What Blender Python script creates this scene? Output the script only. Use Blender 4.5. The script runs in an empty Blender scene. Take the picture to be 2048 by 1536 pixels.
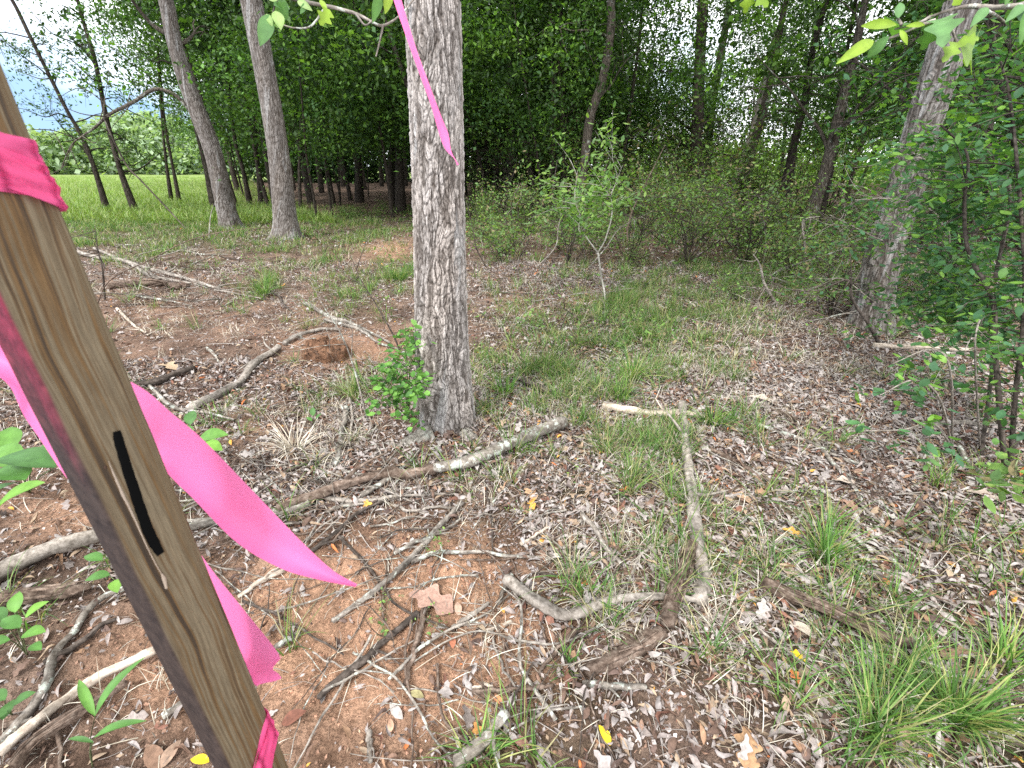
import bpy, math, random
import numpy as np
from mathutils import Vector, Matrix

# ------------------------------------------------------------------ camera, sky, sun, exposure
S = bpy.context.scene
COL = S.collection
FPX, PITCH, EYE = 900.0, math.radians(25.95), 1.5
cam = bpy.data.objects.new('camera', bpy.data.cameras.new('camera'))
COL.objects.link(cam)
cam.location = (0, 0, EYE)
cam.rotation_euler = (math.pi/2-PITCH, 0, 0)
cam.data.sensor_width = 36; cam.data.lens = FPX/2048*36
cam.data.clip_start = 0.02; cam.data.clip_end = 2000
cam.data.dof.use_dof = True; cam.data.dof.focus_distance = 3.0; cam.data.dof.aperture_fstop = 13
S.camera = cam
S.view_settings.view_transform = 'Standard'; S.view_settings.look = 'None'
S.view_settings.exposure = 1.55; S.view_settings.gamma = 1
S.render.engine = 'CYCLES'
cy = S.cycles
cy.max_bounces = 5; cy.diffuse_bounces = 3; cy.glossy_bounces = 2; cy.transmission_bounces = 4
cy.use_denoising = False
cy.caustics_reflective = False; cy.caustics_refractive = False

SUN_EL, SUN_AZ = math.radians(52), math.radians(215)   # azimuth clockwise from +Y (behind the camera, to the left)
W = bpy.data.worlds.new('World'); S.world = W; W.use_nodes = True
wn, wl = W.node_tree.nodes, W.node_tree.links; wn.clear()
wo = wn.new('ShaderNodeOutputWorld'); bg = wn.new('ShaderNodeBackground'); bg.inputs[1].default_value = 0.1
sky = wn.new('ShaderNodeTexSky'); sky.sky_type = 'NISHITA'; sky.sun_disc = False
sky.sun_elevation = SUN_EL; sky.sun_rotation = SUN_AZ; sky.air_density = 1.0; sky.dust_density = 0.6; sky.ozone_density = 2.0
tc = wn.new('ShaderNodeTexCoord'); mp = wn.new('ShaderNodeMapping'); mp.inputs['Scale'].default_value = (1, 1, 2.6)
mp.inputs['Location'].default_value = (0.35, 0.1, 0.22)
nz = wn.new('ShaderNodeTexNoise'); nz.inputs['Scale'].default_value = 2.1; nz.inputs['Detail'].default_value = 7; nz.inputs['Roughness'].default_value = 0.5
cr = wn.new('ShaderNodeValToRGB'); cr.color_ramp.elements[0].position = 0.26; cr.color_ramp.elements[1].position = 0.42
mx = wn.new('ShaderNodeMix'); mx.data_type = 'RGBA'
sepw = wn.new('ShaderNodeSeparateXYZ'); wl.new(tc.outputs['Generated'], sepw.inputs[0])
nz2 = wn.new('ShaderNodeTexNoise'); nz2.inputs['Scale'].default_value = 3.2; nz2.inputs['Detail'].default_value = 6
wl.new(mp.outputs[0], nz2.inputs['Vector'])
bx = wn.new('ShaderNodeMath'); bx.operation = 'MULTIPLY_ADD'; bx.inputs[1].default_value = 1.7; bx.inputs[2].default_value = 0.36; wl.new(sepw.outputs[0], bx.inputs[0])
bz = wn.new('ShaderNodeMath'); bz.operation = 'MULTIPLY_ADD'; bz.inputs[1].default_value = 3.6; wl.new(sepw.outputs[2], bz.inputs[0]); wl.new(bx.outputs[0], bz.inputs[2])
bn = wn.new('ShaderNodeMath'); bn.operation = 'MULTIPLY_ADD'; bn.inputs[1].default_value = 1.6; wl.new(nz2.outputs[0], bn.inputs[0]); wl.new(bz.outputs[0], bn.inputs[2])
cl2 = wn.new('ShaderNodeValToRGB'); e2_ = cl2.color_ramp.elements; e2_[0].position = 0.35; e2_[0].color = (.22, .33, .46, 1); e2_[1].position = 0.95; e2_[1].color = (1, 1, 1, 1)
wl.new(bn.outputs[0], cl2.inputs[0])
cm = wn.new('ShaderNodeMix'); cm.data_type = 'RGBA'; cm.blend_type = 'MULTIPLY'; cm.inputs['Factor'].default_value = 1; cm.inputs['A'].default_value = (9.2, 9.4, 9.8, 1); wl.new(cl2.outputs[0], cm.inputs['B'])
wl.new(cm.outputs['Result'], mx.inputs['B'])
wl.new(tc.outputs['Generated'], mp.inputs[0]); wl.new(mp.outputs[0], nz.inputs['Vector']); wl.new(nz.outputs[0], cr.inputs[0])
wl.new(cr.outputs[0], mx.inputs['Factor']); wl.new(sky.outputs[0], mx.inputs['A']); wl.new(mx.outputs['Result'], bg.inputs[0]); wl.new(bg.outputs[0], wo.inputs[0])

sun = bpy.data.objects.new('sun', bpy.data.lights.new('sun', 'SUN')); COL.objects.link(sun)
sun.data.energy = 1.5; sun.data.angle = math.radians(12); sun.data.color = (1, 0.975, 0.94)
sd = Vector((math.sin(SUN_AZ)*math.cos(SUN_EL), math.cos(SUN_AZ)*math.cos(SUN_EL), math.sin(SUN_EL)))
sun.rotation_euler = sd.to_track_quat('Z', 'Y').to_euler()

# ------------------------------------------------------------------ numeric helpers
rng = np.random.default_rng(7)
random.seed(7)
A = np.array
PERM = np.random.default_rng(3).random((256, 256))
PERM3 = np.random.default_rng(4).random((64, 64, 64))
def vnoise(x, y):
    x = np.asarray(x, float); y = np.asarray(y, float)
    xi = np.floor(x).astype(int); yi = np.floor(y).astype(int); fx = x-xi; fy = y-yi
    fx = fx*fx*(3-2*fx); fy = fy*fy*(3-2*fy)
    a = PERM[xi % 256, yi % 256]; b = PERM[(xi+1) % 256, yi % 256]; c = PERM[xi % 256, (yi+1) % 256]; d = PERM[(xi+1) % 256, (yi+1) % 256]
    return (a*(1-fx)+b*fx)*(1-fy)+(c*(1-fx)+d*fx)*fy-0.5
def fbm(x, y, o=4):
    s = 0; a = 1.0
    for i in range(o):
        s = s+a*vnoise(np.asarray(x)*2**i+17.3*i, np.asarray(y)*2**i+5.1*i); a *= 0.5
    return s
def sstep(a, b, x):
    t = np.clip((x-a)/(b-a), 0, 1); return t*t*(3-2*t)

TRUNK_XY = []            # filled further down: gentle mounds round the big trunks
MOUNDS = [(-0.42, 2.37, 0.45, 0.05)]
def H(x, y):
    x = np.asarray(x, float); y = np.asarray(y, float)
    near = 1/(1+(y/14.0)**2)
    z = 0.10*fbm(x*0.35, y*0.35, 2)*sstep(1.2, 4, np.hypot(x, y)) + 0.035*fbm(x*2.1+3, y*2.1, 2)*near + 0.018*fbm(x*9, y*9, 3)*near
    for mx_, my_, r, h in MOUNDS:
        z = z+h*np.exp(-((x-mx_)**2+(y-my_)**2)/(r*r))
    return z
def ray(px, py):
    return A([(px-1024)/FPX, math.cos(PITCH)+math.sin(PITCH)*(768-py)/FPX, -math.sin(PITCH)+math.cos(PITCH)*(768-py)/FPX])
CAMP = A([0, 0, EYE])
def P(px, py, d): return CAMP+ray(px, py)*d          # depth along the view axis
def PY(px, py, Y): return CAMP+ray(px, py)*(Y/ray(px, py)[1])
def G(px, py, up=0.0):
    r = ray(px, py); z = 0.0
    for _ in range(12):
        t = (EYE-z)/(-r[2]); p = CAMP+r*t; z = float(H(p[0], p[1]))
    return A([p[0], p[1], z+up])
def depth(p): return (p[..., 1])*math.cos(PITCH)-(p[..., 2]-EYE)*math.sin(PITCH)
def topx(x, y, z):
    d = y*math.cos(PITCH)-(z-EYE)*math.sin(PITCH)
    v = y*math.sin(PITCH)+(z-EYE)*math.cos(PITCH)
    d = np.where(d < 0.01, 0.01, d)
    return 1024+FPX*x/d, 768-FPX*v/d

def catmull(pts, n):
    pts = A(pts, dtype=float)
    if len(pts) < 3:
        t = np.linspace(0, 1, n)[:, None]; return pts[0]*(1-t)+pts[-1]*t
    p = np.vstack([2*pts[0]-pts[1], pts, 2*pts[-1]-pts[-2]])
    seg = np.linspace(0, len(pts)-1-1e-9, n); i = seg.astype(int); t = (seg-i)[:, None]
    p0, p1, p2, p3 = p[i], p[i+1], p[i+2], p[i+3]
    return 0.5*((2*p1)+(-p0+p2)*t+(2*p0-5*p1+4*p2-p3)*t*t+(-p0+3*p1-3*p2+p3)*t**3)

class MB:
    """collects triangles/quads as numpy blocks; build() links them as ONE mesh object"""
    def __init__(s): s.v = []; s.f = []; s.c = []; s.n = 0
    def add(s, v, f, c=(0.5, 0.5, 0.5)):
        v = np.asarray(v, float).reshape(-1, 3); c = np.asarray(c, float)
        if c.ndim == 1: c = np.tile(c[:3], (len(v), 1))
        s.v.append(v); s.c.append(c[:, :3])
        for fb in (f if isinstance(f, list) and len(f) and isinstance(f[0], np.ndarray) and f[0].ndim == 2 else [np.asarray(f)]):
            s.f.append(np.asarray(fb)+s.n)
        s.n += len(v)
    def mesh(s, name, smooth=True):
        me = bpy.data.meshes.new(name); V = np.concatenate(s.v); Cc = np.concatenate(s.c)
        lt = np.concatenate([np.full(len(b), b.shape[1]) for b in s.f]); lv = np.concatenate([b.ravel() for b in s.f])
        me.vertices.add(len(V)); me.vertices.foreach_set('co', V.astype(np.float32).ravel())
        me.loops.add(len(lv)); me.loops.foreach_set('vertex_index', lv.astype(np.int32))
        me.polygons.add(len(lt)); ls = np.concatenate([[0], np.cumsum(lt)[:-1]])
        me.polygons.foreach_set('loop_start', ls.astype(np.int32)); me.polygons.foreach_set('loop_total', lt.astype(np.int32))
        me.polygons.foreach_set('use_smooth', np.full(len(lt), smooth))
        at = me.color_attributes.new('Col', 'FLOAT_COLOR', 'POINT')
        at.data.foreach_set('color', np.hstack([Cc, np.ones((len(V), 1))]).astype(np.float32).ravel())
        me.update(calc_edges=True); return me
    def build(s, name, mat, parent=None, smooth=True):
        me = s.mesh(name, smooth); me.materials.append(mat)
        o = bpy.data.objects.new(name, me); COL.objects.link(o)
        if parent is not None: o.parent = parent
        return o

def frames(P_):
    T = np.gradient(P_, axis=0); T /= np.linalg.norm(T, axis=1)[:, None]+1e-12
    N = np.zeros_like(T); ref = A([0, 0, 1.0]) if abs(T[0][2]) < 0.8 else A([1.0, 0, 0])
    n = np.cross(T[0], ref); n /= np.linalg.norm(n); N[0] = n
    for i in range(1, len(T)):
        n = n-T[i]*np.dot(n, T[i]); n /= np.linalg.norm(n)+1e-12; N[i] = n
    return T, N, np.cross(T, N)
def tube(mb, pts, rad, sides=8, n=None, rough=0.0, col=(0.5, 0.5, 0.5), wob=0.0, seed=0, endjag=0.0):
    pts = A(pts, dtype=float); n = n or max(4, len(pts)*4)
    c = catmull(pts, n); r = np.interp(np.linspace(0, 1, n), np.linspace(0, 1, len(rad)), rad)
    g = np.random.default_rng(seed+len(pts))
    L = np.cumsum(np.r_[0, np.linalg.norm(np.diff(c, axis=0), axis=1)])
    if wob:
        for k in range(3): c[:, k] += wob*vnoise(L/max(L[-1], 1e-6)*9+seed*3.1, np.full(n, k*7.7+seed))*np.sin(np.linspace(0, math.pi, n))**0.4
    T, N, B = frames(c); th = np.linspace(0, 2*math.pi, sides, endpoint=False)
    R = r[:, None]*np.ones(sides)
    if rough:
        R = R*(1+rough*(g.random((n, sides))-0.5)+rough*1.2*vnoise(L[:, None]*14+seed, np.ones(sides)[None]*1.5+seed)*np.ones((n, sides)))
    v = c[:, None, :]+R[..., None]*(np.cos(th)[None, :, None]*N[:, None]+np.sin(th)[None, :, None]*B[:, None])
    v = v.reshape(-1, 3)
    i, j = np.meshgrid(np.arange(n-1), np.arange(sides), indexing='ij'); j2 = (j+1) % sides
    q = np.stack([i*sides+j, i*sides+j2, (i+1)*sides+j2, (i+1)*sides+j], -1).reshape(-1, 4)
    capv = np.vstack([c[0]-T[0]*r[0]*0.2, c[-1]+T[-1]*r[-1]*0.6]); k = n*sides
    jj = np.arange(sides); c0 = np.stack([np.full(sides, k), (jj+1) % sides, jj], -1)
    c1 = np.stack([np.full(sides, k+1), (n-1)*sides+jj, (n-1)*sides+(jj+1) % sides], -1)
    colv = np.asarray(col, float)
    if colv.ndim == 1:
        sg = np.random.default_rng(seed+91).random(sides)*60; st = .5+.55*vnoise(sg[None]+np.zeros((n, 1)), (L/max(r.max(), 1e-4)*.22)[:, None]+sg[None])+.18*vnoise(L[:, None]*9+seed, np.zeros((1, sides)))
        st = np.r_[np.clip(st, .12, 1.1).ravel(), .5, .5]; colv = st[:, None]*2*colv[None]
    mb.add(np.vstack([v, capv]), [q, c0, c1], colv)
    return c, r

def rotm(yaw, pitch, roll):
    cy_, sy = np.cos(yaw), np.sin(yaw); cp, sp = np.cos(pitch), np.sin(pitch); cr_, sr = np.cos(roll), np.sin(roll)
    R = np.empty((len(yaw), 3, 3))
    R[:, 0, 0] = cy_*cr_-sy*sp*sr; R[:, 0, 1] = -sy*cp; R[:, 0, 2] = cy_*sr+sy*sp*cr_
    R[:, 1, 0] = sy*cr_+cy_*sp*sr; R[:, 1, 1] = cy_*cp; R[:, 1, 2] = sy*sr-cy_*sp*cr_
    R[:, 2, 0] = -cp*sr; R[:, 2, 1] = sp; R[:, 2, 2] = cp*cr_
    return R
def scatter(mb, tv, tf, pos, R, sc, col, vcol=None):
    """place a template (tv, tf; +Y is its length) at every pos with rotation R, scale sc (n,) or (n,3), colour col (n,3)"""
    n = len(pos); m = len(tv)
    if n == 0: return
    sc = np.asarray(sc, float); sc = sc[:, None]*np.ones(3) if sc.ndim == 1 else sc
    v = tv[None]*sc[:, None, :]; v = np.einsum('nij,nmj->nmi', R, v)+pos[:, None, :]
    c = np.repeat(col[:, None, :], m, 1)
    if vcol is not None: c = c*vcol[None]
    off = (np.arange(n)*m)[:, None, None]
    fs = [(t[None]+off).reshape(-1, t.shape[1]) for t in tf]
    mb.add(v.reshape(-1, 3), fs, c.reshape(-1, 3))

# templates: unit length along +Y
def T_leaf(rows=4, w=0.5, fold=0.12, curl=0.15, tip=1.0, shape=None):
    t = np.linspace(0, 1, rows+1); ww = w*0.5*np.sin(math.pi*t**0.85)**0.8; ww[0] = 0.02; ww[-1] = 0.01
    if shape is not None: ww = A(shape)*w*0.5; t = np.linspace(0, 1, len(ww)); rows = len(ww)-1
    v = []
    for k in range(rows+1):
        z = curl*math.sin(t[k]*math.pi*tip)
        v += [(-ww[k], t[k], z+fold*ww[k]*2), (0, t[k], z), (ww[k], t[k], z+fold*ww[k]*2)]
    f = []
    for k in range(rows):
        a = 3*k; f += [(a, a+1, a+4, a+3), (a+1, a+2, a+5, a+4)]
    return A(v), [A(f)]
OAK = tuple(float(max(.04, (math.sin(math.pi*min(1, t*1.02)**.9)**.6)*(.72+.28*math.cos(2*math.pi*(t*2.5-.44))))) for t in np.linspace(0, 1, 26))
def T_blade(seg=4, bend=0.6, w=0.02):
    t = np.linspace(0, 1, seg+1); v = []
    for k in t:
        a = bend*k; y = math.sin(a)/max(bend, 1e-3) if bend else 0; z = 0
        y = (1-math.cos(bend*k))/bend; z = math.sin(bend*k)/bend
        ww = w*(1-k**2)*0.5+0.0008
        v += [(-ww, y, z), (ww, y, z)]
    f = [(2*k, 2*k+1, 2*k+3, 2*k+2) for k in range(seg)]
    return A(v), [A(f)]
DIAMOND = (A([(0, 0, 0), (-0.27, 0.5, 0.06), (0, 1, -0.05), (0.27, 0.5, 0.06), (0, 0.5, 0.0)]), [A([(0, 4, 1), (4, 2, 1), (0, 3, 4), (4, 3, 2)])])
DIAM2 = (A([(0, 0, 0), (-0.27, 0.55, 0.07), (0, 1, -0.04), (0.27, 0.5, 0.05)]), [A([(0, 3, 2), (0, 2, 1)])])

# ------------------------------------------------------------------ materials
def nodes(name):
    m = bpy.data.materials.new(name); m.use_nodes = True; nt = m.node_tree; nt.nodes.clear()
    out = nt.nodes.new('ShaderNodeOutputMaterial'); return m, nt, nt.nodes, nt.links, out
def attr(n, nm='Col'):
    a = n.new('ShaderNodeAttribute'); a.attribute_name = nm; return a
def mixc(n, l, fac, a, b, mode='MIX'):
    x = n.new('ShaderNodeMix'); x.data_type = 'RGBA'; x.blend_type = mode
    for sk, val in (('Factor', fac), ('A', a), ('B', b)):
        s_ = x.inputs[sk]
        if hasattr(val, 'is_linked'): l.new(val, s_)
        elif isinstance(val, (tuple, list)): s_.default_value = (*val[:3], 1)
        else: s_.default_value = val
    return x.outputs['Result']
def ramp(n, l, src, stops):
    r = n.new('ShaderNodeValToRGB'); e = r.color_ramp.elements
    while len(e) < len(stops): e.new(0.5)
    for k, (p, c) in enumerate(stops): e[k].position = p; e[k].color = (*c, 1) if len(c) == 3 else c
    l.new(src, r.inputs[0]); return r.outputs[0]
def noise(n, l, scale, detail=4, vec=None, rough=0.55, dist=0.0):
    x = n.new('ShaderNodeTexNoise'); x.inputs['Scale'].default_value = scale; x.inputs['Detail'].default_value = detail
    x.inputs['Roughness'].default_value = rough; x.inputs['Distortion'].default_value = dist
    if vec is not None: l.new(vec, x.inputs['Vector'])
    return x.outputs[0]
def mapping(n, l, scale, coord='Object'):
    t = n.new('ShaderNodeTexCoord'); m = n.new('ShaderNodeMapping'); m.inputs['Scale'].default_value = scale
    l.new(t.outputs[coord], m.inputs[0]); return m.outputs[0]
def bump(n, l, h, strength, dist):
    b = n.new('ShaderNodeBump'); b.inputs['Strength'].default_value = strength; b.inputs['Distance'].default_value = dist
    l.new(h, b.inputs['Height']); return b.outputs[0]
def principled(n, l, out, col, rough=0.8, spec=0.2, normal=None):
    p = n.new('ShaderNodeBsdfPrincipled')
    if hasattr(col, 'is_linked'): l.new(col, p.inputs['Base Color'])
    else: p.inputs['Base Color'].default_value = (*col, 1)
    p.inputs['Roughness'].default_value = rough; p.inputs['Specular IOR Level'].default_value = spec
    if normal is not None: l.new(normal, p.inputs['Normal'])
    l.new(p.outputs[0], out.inputs[0]); return p

def mat_leaf(name, trans=0.35, gloss=0.25):
    m, nt, n, l, out = nodes(name); a = attr(n)
    v = noise(n, l, 30, 2, mapping(n, l, (1, 1, 1)))
    col = mixc(n, l, 1.0, a.outputs[0], ramp(n, l, v, [(0.3, (0.8, 0.8, 0.8)), (0.7, (1.15, 1.15, 1.1))]), 'MULTIPLY')
    d = n.new('ShaderNodeBsdfPrincipled'); l.new(col, d.inputs['Base Color']); d.inputs['Roughness'].default_value = 0.5; d.inputs['Specular IOR Level'].default_value = gloss
    t = n.new('ShaderNodeBsdfTranslucent'); tcx = mixc(n, l, 1.0, col, (1.3, 1.5, 0.5), 'MULTIPLY'); l.new(tcx, t.inputs[0])
    s_ = n.new('ShaderNodeMixShader'); s_.inputs[0].default_value = trans
    l.new(d.outputs[0], s_.inputs[1]); l.new(t.outputs[0], s_.inputs[2]); l.new(s_.outputs[0], out.inputs[0]); return m
M_LEAF = mat_leaf('leaf_green', .36); M_GRASS = mat_leaf('grass_blades', 0.3, 0.3)
def mat_attr(name, rough=0.85, spec=0.15, ns=60, lo=0.75, hi=1.2, bs=0.3, bd=0.004, scale=(1, 1, 1)):
    m, nt, n, l, out = nodes(name); a = attr(n); vec = mapping(n, l, scale)
    v = noise(n, l, ns, 4, vec)
    col = mixc(n, l, 1.0, a.outputs[0], ramp(n, l, v, [(0.3, (lo, lo, lo)), (0.7, (hi, hi, hi))]), 'MULTIPLY')
    principled(n, l, out, col, rough, spec, bump(n, l, v, bs, bd)); return m
M_LITTER = mat_attr('dry_leaf', 0.7, 0.25, 90, 0.7, 1.2, 0.3, 0.003)
M_DRYGRASS = mat_attr('dry_grass', 0.7, 0.2, 40)

def mat_bark(name, dark, mid, pale, sc=(26, 26, 5), lichen=0.0, bd=0.02, obj='Object'):
    m, nt, n, l, out = nodes(name); vec = mapping(n, l, (1, 1, 1), obj)
    wob = n.new('ShaderNodeTexNoise'); wob.inputs['Scale'].default_value = 9; wob.inputs['Detail'].default_value = 3; l.new(vec, wob.inputs['Vector'])
    add = n.new('ShaderNodeVectorMath'); add.operation = 'MULTIPLY_ADD'; add.inputs[1].default_value = (0.05, 0.05, 0.05)
    l.new(wob.outputs['Color'], add.inputs[0]); l.new(vec, add.inputs[2])
    mpp = n.new('ShaderNodeMapping'); mpp.inputs['Scale'].default_value = sc; l.new(add.outputs[0], mpp.inputs[0])
    vo = n.new('ShaderNodeTexVoronoi'); vo.feature = 'DISTANCE_TO_EDGE'; vo.inputs['Scale'].default_value = 1; l.new(mpp.outputs[0], vo.inputs['Vector'])
    nn = noise(n, l, 2.2, 5, mpp.outputs[0], 0.65)
    ma = n.new('ShaderNodeMath'); ma.operation = 'MULTIPLY_ADD'; ma.inputs[1].default_value = 1.7; ma.use_clamp = True
    l.new(vo.outputs['Distance'], ma.inputs[0])
    sb = n.new('ShaderNodeMath'); sb.operation = 'SUBTRACT'; sb.inputs[1].default_value = 0.42; l.new(nn, sb.inputs[0]); l.new(sb.outputs[0], ma.inputs[2])
    col = ramp(n, l, ma.outputs[0], [(0.0, dark), (0.25, mid), (0.75, pale)])
    big = noise(n, l, 1.7, 3, vec); col = mixc(n, l, 1.0, col, ramp(n, l, big, [(0.3, (0.72, 0.7, 0.68)), (0.7, (1.2, 1.18, 1.15))]), 'MULTIPLY')
    if lichen:
        ln = noise(n, l, 5, 6, vec, 0.7); lm = ramp(n, l, ln, [(0.62-lichen*0.2, (0, 0, 0)), (0.7-lichen*0.2, (1, 1, 1))])
        col = mixc(n, l, lm, col, (0.36, 0.38, 0.33))
    principled(n, l, out, col, 0.9, 0.1, bump(n, l, ma.outputs[0], 0.9, bd)); return m
M_BARK = mat_bark('oak_bark', (0.045, 0.035, 0.03), (0.17, 0.145, 0.12), (0.33, 0.29, 0.25))
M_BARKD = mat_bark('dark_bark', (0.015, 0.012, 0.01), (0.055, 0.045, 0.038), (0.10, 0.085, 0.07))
M_BARKM = mat_bark('brown_bark', (0.03, 0.023, 0.018), (0.10, 0.085, 0.07), (0.18, 0.155, 0.13), lichen=0.2)
M_BARKP = mat_bark('pale_bark', (0.10, 0.09, 0.08), (0.26, 0.24, 0.21), (0.40, 0.38, 0.34), lichen=0.3)
def mat_wood(name, dark, mid, pale, lichen=0.0, stretch=(1, 1, 1), ns=45, bd=0.004):
    m, nt, n, l, out = nodes(name); vec = mapping(n, l, stretch)
    v = noise(n, l, ns, 6, vec, 0.7); v2 = noise(n, l, 7, 3, mapping(n, l, (1, 1, 1)))
    col = ramp(n, l, v, [(0.32, dark), (0.5, mid), (0.68, pale)])
    col = mixc(n, l, 1.0, col, ramp(n, l, v2, [(0.3, (0.7, 0.68, 0.65)), (0.7, (1.2, 1.2, 1.2))]), 'MULTIPLY')
    if lichen:
        ln = noise(n, l, 16, 5, mapping(n, l, (1, 1, 1)), 0.75); lm = ramp(n, l, ln, [(0.62-lichen*0.25, (0, 0, 0)), (0.67-lichen*0.25, (1, 1, 1))])
        col = mixc(n, l, lm, col, (0.45, 0.48, 0.42))
    av = attr(n); col = mixc(n, l, 1.0, col, av.outputs[0], 'MULTIPLY'); col = mixc(n, l, 1.0, col, (2.0, 2.0, 2.0), 'MULTIPLY')
    principled(n, l, out, col, 0.88, 0.12, bump(n, l, v, 0.8, bd)); return m
W_GREY = mat_wood('grey_dead_wood', (0.10, 0.085, 0.07), (0.26, 0.23, 0.20), (0.42, 0.38, 0.34))
W_LICH = mat_wood('lichened_wood', (0.09, 0.075, 0.06), (0.22, 0.195, 0.17), (0.36, 0.33, 0.29), 0.28)
W_BROWN = mat_wood('brown_rotten_wood', (0.045, 0.030, 0.022), (0.145, 0.105, 0.082), (0.27, 0.215, 0.175), bd=0.010)
W_PALE = mat_wood('bleached_wood', (0.25, 0.20, 0.16), (0.45, 0.38, 0.31), (0.62, 0.54, 0.46))
W_DARK = mat_wood('dark_twig_wood', (0.03, 0.024, 0.02), (0.08, 0.065, 0.055), (0.15, 0.125, 0.11))
W_GREEN = mat_wood('green_stem', (0.05, 0.07, 0.03), (0.12, 0.15, 0.07), (0.22, 0.24, 0.14))
W_WHITE = mat_wood('pale_sapling_stem', (0.25, 0.23, 0.20), (0.38, 0.36, 0.32), (0.50, 0.48, 0.43))

# ------------------------------------------------------------------ naming
def tag(o, label=None, cat=None, group=None, kind=None):
    for k, v in (('label', label), ('category', cat), ('group', group), ('kind', kind)):
        if v: o[k] = v
    return o
def thing(name, loc, label, cat, group=None, rz=0):
    o = bpy.data.objects.new(name, None); COL.objects.link(o); o.location = loc; o.rotation_euler = (0, 0, rz); o.empty_display_size = 0.1
    return tag(o, label, cat, group)
def put(o, loc):      # meshes built in world coordinates, hung under an empty at loc
    o.matrix_parent_inverse = Matrix.Translation(-Vector(loc)); return o
def copy_thing(src, loc, rz, sc=1.0, label=None, group=None):
    r = src.copy(); COL.objects.link(r); r.location = loc; r.rotation_euler = (0, 0, rz); r.scale = (sc, sc, sc)
    if label: r['label'] = label
    if group: r['group'] = group
    for ch in src.children:
        c = ch.copy(); COL.objects.link(c); c.parent = r
    return r

# ------------------------------------------------------------------ density maps (what grows where)
def blobs(px, py, B):
    s = np.zeros_like(px, dtype=float)
    for cx, cy_, rx, ry, w in B: s = s+w*np.exp(-((px-cx)/rx)**2-((py-cy_)/ry)**2)
    return s
CLAY = [(760, 1330, 300, 260, 1), (900, 1150, 130, 120, .8), (620, 1220, 140, 120, .8), (360, 650, 220, 80, .25), (330, 1330, 200, 120, .7), (120, 1020, 160, 70, .6),
        (780, 500, 60, 25, .9), (1240, 600, 110, 22, 1), (1050, 610, 60, 22, .5), (640, 700, 90, 60, .6), (760, 700, 60, 50, .5), (1000, 1300, 170, 120, .6), (500, 860, 60, 40, .4)]
GREEN = [(1250, 720, 160, 110, 1.2), (1330, 640, 130, 45, .9), (1050, 770, 90, 55, .9), (1180, 900, 170, 90, .6), (1330, 890, 120, 60, .8), (1650, 1060, 120, 90, .55),
         (1880, 1400, 210, 160, 1.5), (1700, 1230, 260, 150, .5), (1400, 1100, 150, 120, .4), (1130, 1190, 130, 40, .5), (1030, 1500, 160, 35, .8), (1130, 1400, 120, 60, .45), (800, 545, 45, 30, .9),
         (700, 600, 70, 30, .7), (530, 575, 40, 22, .9), (350, 470, 240, 32, 1.2), (300, 430, 320, 30, 1.2), (640, 490, 110, 18, .6), (960, 1010, 90, 80, .4), (700, 785, 50, 30, .4),
         (1480, 560, 260, 45, .5), (1420, 830, 60, 45, .5), (1200, 1000, 140, 60, .5), (60, 1220, 60, 60, .25), (510, 830, 40, 30, .5), (1000, 450, 900, 28, .35), (1450, 1300, 80, 120, .3)]
DRY = [(1150, 1050, 240, 110, 1), (1450, 1180, 160, 190, .9), (620, 880, 80, 45, .8), (700, 800, 60, 40, .6), (1750, 1380, 280, 150, .9), (1500, 690, 260, 70, .6), (1000, 800, 150, 70, .6),
       (1350, 740, 220, 90, .8), (850, 960, 200, 60, .5), (1150, 1350, 150, 150, .6), (560, 590, 50, 25, .5), (1350, 950, 200, 80, .7)]
def world_uniform(n, ymax, ymin=0.25, k=1.45):
    """uniform random ground points inside the view wedge"""
    out = []; got = 0
    while got < n:
        y = np.sqrt(rng.random(n*2)*(ymax+1.5)**2)-1.2; x = (rng.random(n*2)*2-1)*(ymax*k)
        keep = (y > ymin) & (np.abs(x) < 1.35*y+0.9); p = np.stack([x, y], 1)[keep]; out.append(p); got += len(p)
    p = np.concatenate(out)[:n]; z = H(p[:, 0], p[:, 1]); return np.column_stack([p, z])

# ------------------------------------------------------------------ GROUND
ny, nx = 700, 880
tv = np.linspace(0, 1, ny); yy = -2.5+5.2*tv+ (np.exp(6.0*tv**2.2)-1)*1.05
tu = np.linspace(-1, 1, nx); uu = np.sign(tu)*np.abs(tu)**1.3
X = uu[None]*(3.6+1.75*np.abs(yy)[:, None]); Y = np.repeat(yy[:, None], nx, 1)
near = 1/(1+(Y/5)**2)
Z = H(X, Y)+near*(0.015*fbm(X*22, Y*22, 3)+0.010*np.abs(vnoise(X*55, Y*55)))
px, py = topx(X, np.maximum(Y, 0.2), Z)
clay = np.clip(blobs(px, py, CLAY)+0.22*fbm(X*2.5, Y*2.5, 4)-0.04, 0, 1)*sstep(0.2, 0.5, Y)
edge = X+0.593*Y        # forest to the right, field to the left
field = (1-sstep(-1.5, 2.0, edge+1.6*fbm(X*.3, Y*.3, 2)))*sstep(13, 19, Y)
field = np.maximum(field, sstep(45, 60, Y))
grassy = np.clip(blobs(px, py, GREEN), 0, 1)*0.55
soil = A([0.245, 0.172, 0.132]); claycol = A([0.52, 0.31, 0.20]); dk = A([0.095, 0.062, 0.046]); gg = A([0.075, 0.085, 0.035]); fg = A([0.20, 0.27, 0.085])
n1 = np.clip(fbm(X*6, Y*6, 5)+0.5, 0, 1)[..., None]
c = dk*(1-n1)+soil*1.15*n1
mot = (1+0.5*fbm(X*40, Y*40, 3))[..., None]
c = c*(1-clay[..., None])+claycol*(0.8+0.4*n1)*clay[..., None]; c = c*(1-grassy[..., None])+gg*grassy[..., None]
c = c*mot; fcol = fg*(1+0.35*fbm(X*.4, Y*.15, 3))[..., None]
c = c*(1-field[..., None])+fcol*field[..., None]
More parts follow.
